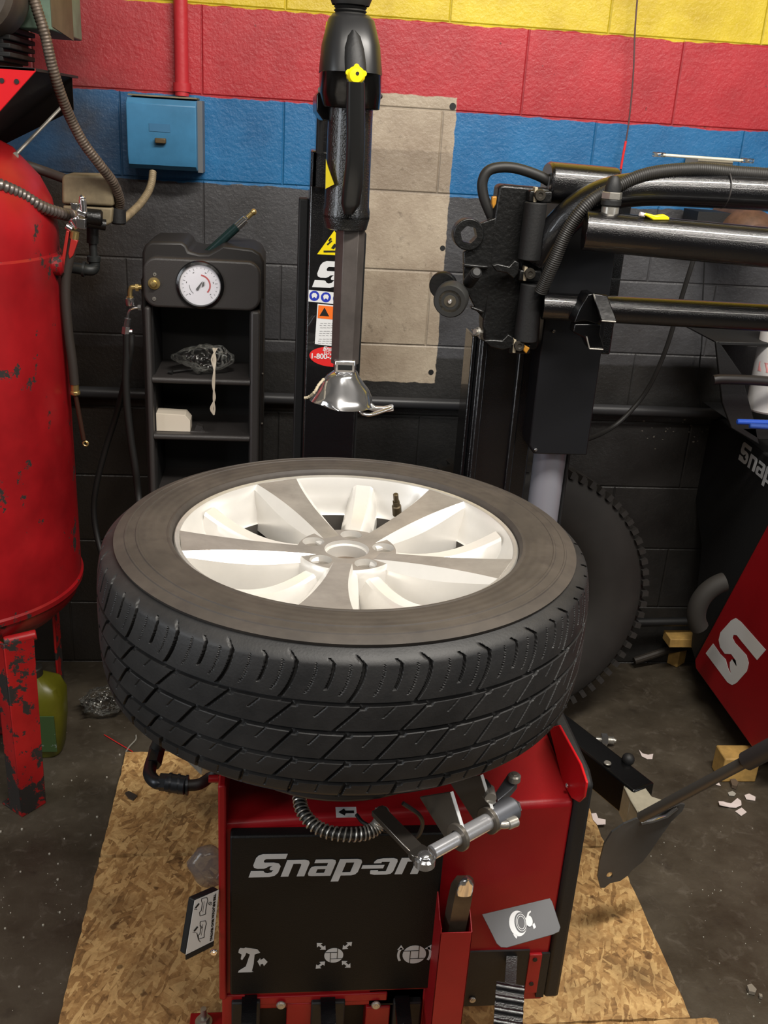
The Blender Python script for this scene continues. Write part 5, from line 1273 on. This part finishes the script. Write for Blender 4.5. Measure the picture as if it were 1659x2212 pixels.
# pressure switch with plumbing
ps = thing('pressure_switch', 'dusty tan pressure switch box with pipes beside the red tank', 'switch', PY(200, 480, 2.3))
mb = MB(); SY = 2.26
mb.prism([PY(133, 441, SY), PY(133, 385, SY), PY(137, 377, SY), PY(225, 379, SY), PY(236, 386, SY), PY(244, 410, SY), PY(245, 446, SY)], (0, .09, 0)); cvx = build('switch_cover', mb, TAN, ps, bevel=.006, bseg=3)
mb = MB(); mb.prism([PY(135, 443, SY+.005), PY(243, 449, SY+.005), PY(240, 482, SY+.005), PY(225, 490, SY+.005), PY(160, 482, SY+.005), PY(138, 462, SY+.005)], (0, .08, 0)); build('switch_base', mb, TAN, ps, bevel=.004)
mb = MB(); mb.cyl(PY(184, 468, SY-.01), PY(222, 472, SY-.005), .018, 20, ch=.004); mb.cyl(PY(190, 480, SY-.01), PY(228, 486, SY), .012, 16); build('diaphragm', mb, CAST, ps)
mb = MB(); mb.cyl(PY(255, 448, 2.30), PY(256, 484, 2.30), .017, 16, ch=.003); build('conduit_connector', mb, BLKM, ps)
mb = MB(); mb.cyl(PY(200, 488, 2.3), PY(200, 525, 2.3), .013, 16); mb.cyl(PY(200, 520, 2.3), PY(203, 562, 2.3), .009, 16); mb.lathe([(.012, 0), (.015, .002), (.015, .012), (.012, .014)], PY(203, 566, 2.3), seg=20, caps=True)
mb.tube(crv([PY(203, 560, 2.3), PY(204, 575, 2.3), PY(198, 583, 2.29), PY(180, 582, 2.28), PY(157, 578, 2.26), PY(120, 574, 2.22)], 6), .0125, 16); mb.cyl(PY(178, 581, 2.28), PY(184, 582, 2.28), .017, 18); mb.cyl(PY(200, 572, 2.3), PY(200, 579, 2.3), .0165, 18)
build('pipe_elbow', mb, mat('black_iron_pipe', (34, 36, 36), .45, var=.2, vs=30), ps)
# conduits
def conduit(name, pts, r, m, lab, per=.006, dr=.0005):
    pth, rf = ribbed(crv(pts, 14), r, dr, per); mb = MB(); mb.tube(pth, r, 12, rfun=rf); return tag(build(name, mb, m, ang=80), lab, 'conduit')
conduit('flexible_conduit', [PY(62, -40, 2.12), PY(80, 20, 2.12), PY(97, 75, 2.12), PY(112, 140, 2.13), PY(130, 200, 2.15), PY(152, 255, 2.18), PY(180, 308, 2.2), PY(215, 355, 2.22), PY(245, 395, 2.25), PY(258, 430, 2.28), PY(256, 452, 2.3)], .0105, COND, 'long brown flexible conduit curving down from the top edge to the tan switch')
conduit('flexible_conduit', [PY(-40, 385, 2.05), PY(0, 400, 2.06), PY(45, 420, 2.1), PY(90, 447, 2.14), PY(135, 462, 2.2), PY(150, 464, 2.24)], .0115, mat('steel_flexible_conduit', (120, 112, 108), .35, .7), 'grey steel flexible conduit lying over the top of the red tank', per=.011, dr=.0016)
conduit('flexible_conduit', [PY(330, 372, 2.55), PY(328, 392, 2.53), PY(320, 415, 2.50), PY(303, 440, 2.45), PY(285, 458, 2.40), PY(262, 478, 2.34)], .0088, CONDT, 'short tan flexible conduit under the blue electrical box')
mb = MB(); mb.tube(crv([PY(-30, 342, 2.3), PY(0, 346, 2.3), PY(40, 352, 2.32), PY(90, 368, 2.34), PY(140, 386, 2.33)], 6), .0105, 12); tag(build('rubber_pipe', mb, mat('brown_rubber_pipe', (62, 54, 50), .6)), 'brown pipe running behind the tank top to the tan switch', 'pipe')
# ball valve with red lever and hanging hose
bv = thing('air_valve', 'chrome air valve with red levers hanging beside the red tank', 'valve', PY(165, 480, 2.18))
VY = 2.18
mb = MB(); mb.cyl(PY(178, 430, VY), PY(180, 458, VY), .008, 12, ch=.001); mb.ball(PY(178, 428, VY), .007, 12)
mb.prism([PY(152, 438, VY-.01), PY(168, 440, VY-.01), PY(165, 456, VY-.01), PY(154, 452, VY-.01)], (0, .015, 0)); mb.cyl(PY(168, 455, VY), PY(186, 462, VY), .008, 12)
mb.prism([PY(163, 472, VY-.016), PY(184, 474, VY-.016), PY(183, 496, VY-.016), PY(165, 492, VY-.016)], (0, .02, 0)); mb.cyl(PY(158, 470, VY), PY(172, 492, VY), .013, 14, ch=.002); mb.cyl(PY(143, 488, VY-.01), PY(156, 496, VY-.01), .007, 12)
build('valve_body', mb, CHR, bv, bevel=.001)
mb = MB(); mb.prism([PY(143, 498, VY-.02), PY(149, 500, VY-.02), PY(136, 590, VY-.01), PY(128, 587, VY-.01)], (0, .006, 0)); mb.prism([PY(153, 515, VY-.014), PY(168, 520, VY-.014), PY(158, 552, VY-.012), (PY(150, 560, VY-.012)), PY(147, 548, VY-.012)], (0, .012, 0))
build('lever', mb, mat('faded_red_lever', (170, 44, 40), .45), bv, bevel=.0015)
mb = MB(); mb.cyl(PY(162, 500, VY-.005), PY(160, 516, VY-.005), .0095, 12); build('brass_collar', mb, BRS, bv)
mb = MB(); mb.tube(crv([PY(162, 500, VY), PY(152, 550, VY), PY(143, 595, VY), PY(142, 650, VY), PY(148, 720, VY), PY(156, 780, VY), PY(161, 830, VY)], 6), .0105, 12); build('drop_hose', mb, mat('brown_black_hose', (48, 42, 38), .6), bv)
mb = MB(); mb.cyl(PY(161, 822, VY), PY(162, 845, VY), .009, 12); mb.lathe([(.010, 0), (.011, .002), (.011, .006), (.010, .008)], PY(163, 852, VY), seg=16, caps=True); build('hose_coupling', mb, BRS, bv)
mb = MB(); mb.cyl(PY(163, 852, VY), PY(181, 950, VY), .0052, 12); build('drop_rod', mb, mat('brown_rod', (74, 50, 40), .4, .5), bv)
mb = MB(); mb.torus(PY(185, 958, VY), .0055, .002, R=Matrix.Rotation(PI/2, 3, 'X'), seg=24, s2=10); build('ring', mb, BRS, bv)
# blue electrical box
bxx = thing('electrical_box', 'blue painted electrical disconnect box on the blue wall band', 'electrical box', PY(350, 290, 2.6))
x0, x1 = PY(274, 290, 2.56).x, PY(424, 290, 2.56).x; zt_ = PY(350, 222, 2.56).z; zb_ = PY(350, 367, 2.56).z
EB = mat('blue_enamel', (58, 118, 158), .45, var=.15, vs=10, bump=.2, bs=50)
mb = MB(); mb.prism([(x0, WALLY, zt_+.012), (x0, 2.575, zt_+.008), (x0, 2.56, zt_-.004), (x0, 2.56, zb_+.03), (x0, 2.566, zb_+.01), (x0, 2.58, zb_), (x0, WALLY, zb_)], (x1-x0, 0, 0)); build('box_cover', mb, EB, bxx, bevel=.002)
mb = MB(); mb.bb(x1, x1+.012, 2.60, WALLY, zb_-.004, zt_+.01); build('box_side', mb, mat('grey_box_side', (96, 98, 100), .5), bxx)
mb = MB(); mb.bb(x0+.002, x1, 2.585, WALLY, zt_+.0125, zt_+.016); build('dust_top', mb, TAN, bxx)
mb = MB(); q = PY(347, 304, 2.555); mb.box((q.x, 2.553, q.z), (.026, .014, .012), None); build('latch', mb, mat('brass_brown_latch', (90, 74, 50), .5, .4), bxx, bevel=.002)
mb = MB(); q = PY(345, 276, 2.559); mb.box((q.x, 2.5592, q.z), (.05, .001, .018), None); build('name_plate', mb, mat('painted_over_plate', (50, 104, 142), .5), bxx)
# ================================================================== WALL THINGS, RIGHT
mb = MB(); mb.tube(crv([PY(1379, -30, 2.64), PY(1372, 60, 2.64), PY(1368, 160, 2.64), PY(1360, 250, 2.64), PY(1353, 300, 2.64), PY(1343, 355, 2.64), PY(1338, 400, 2.64)], 6), .0022, 8)
hw_ = tag(build('hanging_wire', mb, mat('thin_grey_wire', (86, 60, 60), .5)), 'thin wire hanging down the wall above the black tubes', 'wire')
mb = MB(); mb.tube([PY(1352, 305, 2.637), PY(1346, 335, 2.637), PY(1341, 365, 2.637)], .0032, 8); build('red_sleeve', mb, REDP, hw_)
mb = MB(); mb.tube(crv([PY(1522, 560, 2.64), PY(1518, 650, 2.64), PY(1516, 740, 2.645), PY(1511, 790, 2.64), PY(1512, 840, 2.645), PY(1516, 900, 2.64)], 6), .002, 8)
tag(build('thin_cord', mb, BLKP), 'thin dark cord hanging down the wall below the black tubes', 'cord')
wl = thing('wall_fixture', 'small wall mounted fixture with a thin bright horizontal bar', 'fixture', PY(1530, 360, 2.6))
mb = MB(); mb.box(PY(1530, 356, 2.62), (.095, .09, .036), None); build('fixture_base', mb, mat('cream_fixture', (168, 160, 140), .6), wl, bevel=.003)
mb = MB(); mb.tube([PY(1432, 335, 2.56), PY(1604, 347, 2.56)], .004, 10); build('fixture_bar', mb, mat('bright_aluminium_bar', (230, 228, 210), .3, .3), wl)
mb = MB(); mb.tube([PY(1410, 333, 2.56), PY(1436, 335, 2.56)], .006, 10); mb.cut(); mb.tube([PY(1600, 346, 2.56), PY(1627, 348, 2.56)], .006, 10); buildm('clear_end', mb, FILM, wl)
mb = MB(); mb.cyl(PY(1530, 368, 2.58), PY(1531, 372, 2.54), .012, 16); build('fixture_screw', mb, TAN, wl)
wm = thing('wall_motor', 'rusty brown round motor housing on the wall, mostly hidden behind the tubes', 'motor', PY(1600, 500, 2.55))
mb = MB(); q = PY(1605, 510, 2.56); mb.lathe([(.01, -.09), (.04, -.088), (.055, -.075), (.07, -.05), (.075, 0), (.078, .1)], q, 'Y', 36, caps=True); build('motor_housing', mb, mat('rusty_brown_housing', (92, 66, 50), .6, var=.4, vs=25), wm)
mb = MB(); mb.box(PY(1530, 468, 2.6), (.10, .1, .03), None); build('mount_plate', mb, BLKM, wm)
# ================================================================== TIRES BEHIND
def dark_tyre(name, c, axis, R0, W, lab):
    mb = MB(); k = R0/.36
    pr = [(.19*k, -.09), (.20*k, -.105), (.25*k, -.118), (.30*k, -.118), (.335*k, -.108), (.352*k, -.09), (.36*k, -.05), (.36*k, .05), (.352*k, .09), (.335*k, .108), (.30*k, .118), (.25*k, .118), (.20*k, .105), (.19*k, .09)]
    pr2 = []
    Rm = V(axis).normalized().to_track_quat('Z', 'Y').to_matrix()
    t = thing(name, lab, 'tire', c)
    mb.lathe([(r, z*W/.118*.5) for r, z in pr], c, seg=72, R=Rm); o = build('carcass', mb, TIRE2, t, ang=60)
    mb = MB()
    for i in range(72):
        a = 2*PI*i/72
        for s in (-1, 1):
            p = V(c)+Rm @ V((R0*.985*math.cos(a), R0*.985*math.sin(a), s*W*.30)); q = V(c)+Rm @ V((R0*.955*math.cos(a+.03), R0*.955*math.sin(a+.03), s*W*.46))
            Rq = Rm.to_4x4() @ Matrix.Rotation(a, 4, 'Z'); mb.box((p+q)/2, (.018, .014, W*.22), Rq)
    build('tread_block', mb, TIRE2, t)['kind'] = 'stuff'
    mb = MB(); mb.lathe([(.05, .0), (.17*k, -.02), (.19*k, -.04), (.2*k, -.03)], c, seg=48, R=Rm); build('wheel_disc', mb, DARK, t)
TIRE2 = mat('dull_old_rubber', (38, 35, 33), .7, var=.2, vs=10)
c = PY(1125, 1268, 2.42); c.z = .375
dark_tyre('stored_tire', PY(1095, 1262, 2.42), (.08, -1, .10), .375, .24, 'large dark tire leaning on the wall behind the wheel')
# ================================================================== BALANCER, RIGHT
bl_ = thing('wheel_balancer', 'red wheel balancer cabinet with white wrench emblem, standing on pallet wood', 'wheel balancer', (1.45, 2.25, .11))
BX = 1.27
side = [PX(1659, 1130, BX), PX(1500, 1424, BX), PX(1502, 1445, BX), PX(1633, 1648, BX), PX(1640, 1655, BX)]
A1 = side[4]; pts = [side[1], side[2], V((BX, 2.02, .10)), V((BX, 1.98, .14)), V((BX, 1.90, .70)), V((BX, 1.90, .80)), V((BX, 2.14, .80)), side[0]]
pts = [V((BX, p.y, p.z)) for p in pts]
mb = MB(); mb.prism(pts, (.55, 0, 0)); cabn = build('balancer_cabinet', mb, RED, bl_, bevel=.006, bseg=3)
def bxp(x, y, k=.0006): p = PX(x, y, BX); return V((BX-k, p.y, p.z))
emb = [(1525,1411),(1541,1390),(1551,1403),(1566,1418),(1573,1440),(1580,1456),(1586,1447),(1589,1428),(1587,1420),(1590,1418),(1590,1436),(1580,1412),(1563,1412),(1556,1395),(1552,1380),(1556,1365),(1580,1338),(1590,1335),(1602,1345),(1655,1404),(1636,1426),(1605,1388),(1592,1373),(1585,1370),(1582,1376),(1587,1388),(1614,1418),(1618,1435),(1614,1452),(1590,1478),(1582,1479),(1572,1474)]
emb = [(1525,1411),(1541,1390),(1548,1400),(1556,1412),(1568,1424),(1573,1442),(1580,1457),(1577,1442),(1577,1431),(1582,1424),(1590,1426),(1592,1440),(1588,1424),(1580,1413),(1566,1412),(1556,1398),(1553,1382),(1557,1366),(1580,1340),(1590,1335),(1601,1343),(1655,1404),(1636,1426),(1603,1386),(1592,1372),(1585,1371),(1583,1378),(1588,1388),(1613,1415),(1618,1432),(1614,1450),(1592,1475),(1582,1480),(1572,1474)]
mb = MB(); mb.prism([bxp(*p) for p in emb], (-.0004, 0, 0)); o = build('wrench_emblem', mb, WHT, cabn, smooth=False); o['label'] = 'white wrench shaped S emblem'
# black upper hood
mb = MB()
hood = [PX(1659, 1130, BX+.02), PX(1500, 880, BX+.02), PX(1480, 960, BX+.02)]
hd_ = [V((BX-.01, 2.60, .84)), V((BX-.01, 1.95, .86)), V((BX-.01, 1.95, .70)), V((BX-.01, 2.22, .66)), V((BX-.01, 2.45, .30)), V((BX-.01, 2.60, .30))]
mb.prism([PX(1555, 905, BX), PX(1659, 985, BX), PX(1700, 1010, BX), PX(1700, 1100, BX), PX(1659, 1132, BX), PX(1500, 1424, BX), PX(1492, 1395, BX), PX(1515, 1180, BX), PX(1490, 1000, BX), PX(1510, 920, BX)], (.5, 0, 0))
hood = build('hood', mb, BLKM, bl_, bevel=.004)
lpx = [PX(1597, 996, BX-.002), PX(1659, 1048, BX-.002)]
ud = (lpx[1]-lpx[0]).normalized(); Mx = frame(V((BX-.0015, PX(1596, 992, BX).y, PX(1596, 992, BX).z)), V((0, ud.y, ud.z)), V((0, -ud.z, ud.y)) if (V((0, -ud.z, ud.y)).z > 0) else V((0, ud.z, -ud.y)))
build('hood_lettering', logo_mb('Snap-on', Mx, .056, .12, .0004, 1.12), SIL, hood, smooth=False)
# weight tray on top with bottle and rods
mb = MB()
mb.prism([PY(1546, 738, 2.3), PY(1553, 737, 2.3), PY(1602, 808, 2.3), PY(1634, 925, 2.3), PY(1640, 960, 2.3), PY(1580, 925, 2.3), PY(1560, 870, 2.3)], (0, .01, 0))
mb.prism([PY(1546, 738, 2.3), PY(1700, 742, 2.3), PY(1700, 750, 2.3), PY(1556, 746, 2.3)], (0, .25, 0)); mb.prism([PY(1600, 925, 2.3), PY(1700, 925, 2.3), PY(1700, 950, 2.3), PY(1640, 950, 2.3)], (0, .25, 0))
mb.prism([PY(1553, 745, 2.5), PY(1700, 750, 2.5), PY(1700, 930, 2.5), PY(1606, 925, 2.5)], (0, .01, 0))
trp = build('weight_tray', mb, BLKM, bl_, bevel=.002)
mb = MB(); mb.tube(crv([PY(1540, 821, 2.24), PY(1560, 819, 2.24), PY(1620, 821, 2.24), PY(1720, 828, 2.24)], 6), .0125, 16); build('tray_rail', mb, mat('black_rubber_rail', (34, 30, 30), .45), bl_)
mb = MB(); c = PY(1670, 805, 2.33); zz_ = PY(1660, 886, 2.33).z; zt_ = zz_+.27
mb.lathe([(.0, 0), (.046, 0), (.05, .005), (.05, zt_-zz_-.02), (.042, zt_-zz_), (.0, zt_-zz_+.004)], (c.x, c.y, zz_), seg=36)
bt = tag(build('spray_bottle', mb, mat('white_bottle', (206, 204, 204), .35)), 'white labelled bottle in the balancer tray at the right edge', 'bottle')
def bt_p(x, y, r=.0506):
    p = PY(x, y, 2.28); dx = max(-.049, min(.049, p.x-c.x)); return V((c.x+dx, c.y-math.sqrt(max(0, r*r-dx*dx)), p.z))
def btq(x0, x1, y0, y1, k=.0506, n=6):
    m_ = MB(); top = [bt_p(x0+(x1-x0)*i/n, y0, k) for i in range(n+1)]; bot = [bt_p(x0+(x1-x0)*i/n, y1, k) for i in range(n+1)]
    m_.add(top+bot, [(i, i+1, n+2+i, n+1+i) for i in range(n)]); return m_
build('label_red_mark', btq(1627, 1634, 741, 754), REDP, bt, smooth=False); build('label_pink_band', btq(1634, 1690, 788, 808), mat('pink_print', (220, 150, 150), .5), bt, smooth=False)
mm = MB()
for i in range(5): t_ = btq(1637+i*.5, 1655, 762+i*4, 763.2+i*4); mm.add(t_.v, t_.f)
for i in range(3): t_ = btq(1640+i*6, 1643+i*6, 777, 783); mm.add(t_.v, t_.f)
t_ = btq(1630, 1634, 872, 877); mm.add(t_.v, t_.f)
build('label_print', mm, mat('grey_label_print', (130, 126, 126), .5), bt, smooth=False)
mb = MB(); mb.cyl(PY(1592, 911, 2.22), PY(1720, 915, 2.22), .007, 14, ch=.002); tag(build('blue_rod', mb, mat('blue_plastic', (40, 84, 190), .35)), 'blue plastic rod on the balancer tray, the longer upper one', 'rod')
mb = MB(); mb.cyl(PY(1619, 920, 2.19), PY(1720, 926, 2.19), .0065, 14, ch=.002); tag(build('blue_rod', mb, mat('blue_plastic_dull', (44, 78, 160), .4)), 'blue plastic rod on the balancer tray, the shorter lower one', 'rod')
mb = MB(); mb.torus(PX(1574, 1318, 1.15), .085, .024, R=Matrix.Rotation(PI/2, 3, 'X'), seg=30, s2=12, a0=PI*.6, a1=PI*1.2); 
tag(build('rubber_duct', mb, mat('dull_grey_rubber', (36, 33, 30), .75)), 'dull grey curved rubber duct behind the balancer', 'hose')
# pallet wood pieces
mb = MB(); q = PZ(1552, 1680, .0); 
def block(x0, y0, x1, y1, h, d, nm, lab):
    a, b_ = PZ(x0, y0, 0), PZ(x1, y1, 0); m_ = MB(); u = (b_-a); nb = V((-u.y, u.x, 0)).normalized(); nb = nb if nb.y > 0 else -nb
    m_.prism([a, b_, b_+nb*d, a+nb*d], (0, 0, h)); return tag(build(nm, m_, WOOD, bevel=.004), lab, 'wood block', 'pallet wood under the balancer')
block(1556, 1690, 1632, 1690, .075, .065, 'pallet_block', 'wooden pallet block on the floor under the balancer front corner')
block(1434, 1430, 1462, 1443, .085, .09, 'pallet_block', 'dim wooden block on the floor at the balancer back corner')
mb = MB(); a, b_ = PZ(1470, 1445, .0), PZ(1640, 1720, .0); mb.prism([V((1.42, 2.55, 0)), V((1.52, 2.55, 0)), V((1.52, 1.95, 0)), V((1.42, 1.95, 0))], (0, 0, .098)); tag(build('pallet_runner', mb, WOOD, bevel=.003), 'long wooden runner under the red balancer cabinet', 'wood runner', 'pallet wood under the balancer')
mb = MB(); q0, q1 = PY(1440, 1378, 2.6), PY(1520, 1382, 2.6); mb.box((q0+q1)/2, ((q1-q0).length, .06, .03), None); tag(build('pallet_board', mb, WOOD, bevel=.002), 'dim wooden board end near the wall behind the balancer', 'wood board', 'pallet wood under the balancer')
mb = MB(); mb.tube([PY(1330, 1345, 2.6), PY(1520, 1342, 2.6)], .014, 12); tag(build('floor_rail', mb, BLKM), 'dark rail low on the wall behind the stored tire', 'rail')
mb = MB(); mb.tube([PZ(1370, 1428, .03), PZ(1440, 1405, .06), PZ(1510, 1392, .08)], .012, 10); tag(build('iron_bar', mb, mat('dark_iron_bar', (50, 44, 38), .6)), 'dark iron bar lying beside the pallet wood', 'bar')
# ================================================================== TOOLS IN THE POCKET
tl_ = thing('tire_lever', 'dark steel tire lever standing in the red tool pocket', 'tire lever', PY(985, 2100, 1.17))
a = PY(972, 2060, 1.185); b_ = PY(1003, 1900, 1.155); dd = (b_-a).normalized(); sd = dd.cross(V((0, 1, 0))).normalized()
mb = MB(); secs = []
for t, w_, th in ((-.4, .016, .010), (0, .018, .012), (.3, .019, .013), (.7, .0195, .013), (.93, .0185, .012), (1, .014, .009)):
    p = a+(b_-a)*t; secs.append([p+sd*u*w_+V((0, v*th, 0)) for u, v in ((-1, .3), (-.72, -1), (.72, -1), (1, .3), (.7, 1), (-.7, 1))])
mb.loft(secs); build('lever_bar', mb, mat('browned_tool_steel', (92, 80, 68), .36, .55, var=.25, vs=30), tl_, ang=25)
mb = MB(); p = b_-dd*.008
mb.loft([[p+sd*u*.0125*k+V((0, -.011+v*.006-.002, 0))+dd*h for u, v in [(math.cos(q_), math.sin(q_)) for q_ in [2*PI*i/18 for i in range(18)]]] for k, h in ((1, -.012), (1.05, -.004), (.95, .012), (.6, .022), (.15, .026))])
build('lever_tip', mb, CHR, tl_, ang=50)
# bag behind the pedal plate
bg = MB(); cc = PY(448, 1898, 1.235); rings = []
for k in range(9):
    t = k/8; r = math.sin(PI*min(.96, max(.04, t)))**.5
    rings.append([V((cc.x+.034*r*math.cos(u)*(1+.3*mnoise.noise(V((u, t*4, 2)))), cc.y+.03+.022*r*math.sin(u), cc.z-.04+.075*t+.006*mnoise.noise(V((u*2, t*6, 5))))) for u in [2*PI*i/18 for i in range(18)]])
bg.loft(rings); DBAG = mat('grey_plastic_film', (110, 112, 116), .15); DBAG.node_tree.nodes['Principled BSDF'].inputs['Alpha'].default_value = .45
tag(build('wrapped_bag', bg, DBAG, ang=180), 'grey plastic bag wedged above the instruction plate, left of the cabinet', 'plastic bag')
# crumpled wrap on the floor at left
bg = MB(); cc = PZ(222, 1520, .03); rings = []
for k in range(15):
    t = k/14; r = math.sin(PI*min(.97, max(.03, t)))**.6
    rings.append([])
    for i in range(26):
        u = 2*PI*i/26; d = V((math.cos(u)*2, math.sin(u)*2, t*4)); nn_ = 1+.5*mnoise.noise(d*1.6)+.25*mnoise.noise(d*4)
        rings[-1].append(V((cc.x+.055*r*nn_*math.cos(u), cc.y+.05*r*nn_*math.sin(u), .002+.075*t)))
bg.loft(rings); tag(build('plastic_wrap', bg, FILM, ang=12), 'crumpled clear plastic wrap on the floor left of the tire', 'plastic wrap')
# yellow jug behind the tank leg
jg = thing('oil_jug', 'yellow green plastic jug on the floor behind the compressor leg', 'jug', (PZ(90, 1640, 0).x-.02, PZ(90, 1640, 0).y+.05, 0))
j0 = V(jg.location); mb = MB()
rings = []
for z, hw in ((0, .062), (.01, .068), (.10, .078), (.17, .080), (.20, .068), (.225, .03)):
    rings.append([V((j0.x+hw*math.copysign(abs(math.cos(u))**.5, math.cos(u)), j0.y+hw*.75*math.copysign(abs(math.sin(u))**.5, math.sin(u)), z+.001)) for u in [2*PI*i/32 for i in range(32)]])
mb.loft(rings); build('jug_body', mb, mat('yellow_green_plastic', (92, 90, 18), .4, var=.2, vs=10), jg, bevel=.002)
mb = MB(); mb.box((j0.x+.018, j0.y-.0605, .085), (.09, .004, .11), Matrix.Rotation(.05, 4, 'X')); build('jug_label', mb, mat('green_label', (120, 130, 120), .5, col2=(58, 80, 44), thr=(.62, .64), vs=30), jg)
mb = MB(); mb.cyl((j0.x, j0.y, .22), (j0.x, j0.y, .25), .028, 24, ch=.003); build('jug_cap', mb, mat('dark_grey_cap', (44, 42, 38), .5), jg)
mb = MB(); q = PZ(20, 1600, 0); mb.bb(q.x-.16, q.x+.02, q.y+.02, q.y+.14, 0, .22); tag(build('red_can', mb, mat('dull_dark_red_can', (110, 20, 22), .6, col2=(40, 30, 28), thr=(.45, .5), vs=14), bevel=.01), 'dull dark red can behind the compressor leg at the left edge', 'can')
# ================================================================== FLOOR LITTER
def scrap(pts, lab, z=.002, m=PAPER, name='paper_scrap', th=.0012, curl=0., group='white scraps on the floor', cat='scrap'):
    P = [PZ(x, y, z) for x, y in pts]; mb = MB(); c = sum(P, V())/len(P)
    for p in P: p.z += curl*((p-c).length/.02)**2*.004
    mb.prism(P, (0, 0, th)); return tag(build(name, mb, m, smooth=False), lab, cat, group)
zo = .0125
scrap([(1380,1620),(1388,1628),(1400,1631),(1411,1629),(1409,1640),(1398,1640),(1386,1634)], 'curved white scrap on the open floor beyond the black beam')
scrap([(1277,1758),(1288,1757),(1292,1768),(1308,1771),(1308,1781),(1290,1782),(1281,1772)], 'bent white scrap on strand board right of the cabinet', zo)
scrap([(1551,1735),(1562,1733),(1578,1737),(1592,1728),(1600,1734),(1601,1742),(1590,1746),(1575,1745),(1553,1744)], 'long crinkled white scrap, largest of the cluster by the handle', curl=.5)
scrap([(1588,1753),(1602,1745),(1613,1755),(1601,1763)], 'square white scrap below the crinkled scrap')
scrap([(1608,1718),(1618,1715),(1632,1722),(1631,1730),(1612,1727)], 'white scrap right of the crinkled scrap')
scrap([(1572,1713),(1582,1709),(1590,1715),(1586,1720),(1575,1719)], 'small grey scrap above the crinkled scrap', m=mat('grey_scrap', (170, 166, 156), .7))
scrap([(1529,1677),(1536,1672),(1539,1678),(1534,1681)], 'tiny white scrap just beside the wooden block')
scrap([(1546,1695),(1552,1690),(1557,1698)], 'tiny triangular white scrap between handle and cluster')
scrap([(1612,2134),(1622,2131),(1633,2143),(1630,2150),(1617,2147)], 'grey plaster crumb on the floor at the bottom right', m=mat('plaster_crumb', (130, 122, 110), .8), th=.008, name='plaster_crumb')
scrap([(1638,2150),(1645,2152),(1646,2158),(1640,2157)], 'tiny plaster crumb beside the grey one at the bottom right', m=bpy.data.materials['plaster_crumb'], th=.006, name='plaster_crumb')
scrap([(1576,1690),(1586,1688),(1594,1697),(1590,1705),(1580,1702)], 'brown crumb beyond the cluster of white scraps', m=mat('brown_crumb', (92, 78, 64), .8), th=.01, name='debris_crumb')
scrap([(270,1715),(278,1711),(288,1716),(297,1721),(288,1730),(278,1726)], 'dark metal chip on the strand board below the hose elbow', zo, m=mat('dark_chip', (64, 56, 50), .5), name='metal_chip', th=.004, group=None, cat='chip')
random.seed(11)
mb = MB()
for i in range(110):
    x, y = random.uniform(0, 270), random.uniform(1560, 2190)
    if x > 270-(y-1640)*.26-12: continue
    p = PZ(x, y, 0); r = random.choice((.0008, .001, .0012, .0015, .003))*random.uniform(.7, 1.1)
    mb.ball((p.x, p.y, r*.5), r, 6)
for i in range(60):
    x, y = random.uniform(1380, 1659), random.uniform(1780, 2200); p = PZ(x, y, 0)
    if p.x < xr+.08: continue
    r = random.uniform(.0006, .0018); mb.ball((p.x, p.y, r*.5), r, 6)
tag(build('floor_grit', mb, mat('white_grit', (176, 172, 160), .7)), 'tiny white grit scattered over the concrete', 'grit', kind='stuff')
mb = MB(); mb.tube([PZ(225, 1587, .003), PZ(250, 1602, .004), PZ(287, 1624, .004)], .0012, 6); tag(build('red_straw', mb, REDP), 'thin red straw lying on the floor left of the tire', 'straw')
mb = MB(); mb.tube(crv([PZ(294, 1588, .003), PZ(293, 1598, .005), PZ(280, 1612, .004), PZ(272, 1624, .004)], 5), .002, 6); tag(build('white_string', mb, mat('dirty_white_string', (150, 146, 136), .7)), 'short white string at the strand board corner', 'string')
# loose bolt fitting on floor right
fx = thing('loose_fitting', 'shiny hexagon pipe fitting lying on the floor behind the black beam', 'fitting', PZ(1311, 1600, 0))
f0_ = PZ(1290, 1597, .02); f1_ = PZ(1330, 1600, .02); dd = (f1_-f0_).normalized(); mb = MB(); mb.cyl(f0_+dd*.010, f0_+dd*.028, .018, 6, ch=.001); build('hexagon', mb, CHR, fx)
mb = MB(); mb.cyl(f0_-dd*.004, f0_+dd*.01, .007, 14); mb.cyl(f0_+dd*.028, f0_+dd*.046, .010, 14); 
for k in range(5): mb.cyl(f0_+dd*(.030+.0035*k), f0_+dd*(.0315+.0035*k), .0115, 14)
mb.cyl(f0_+dd*.046, f0_+dd*.052, .006, 12); build('thread', mb, STL, fx)
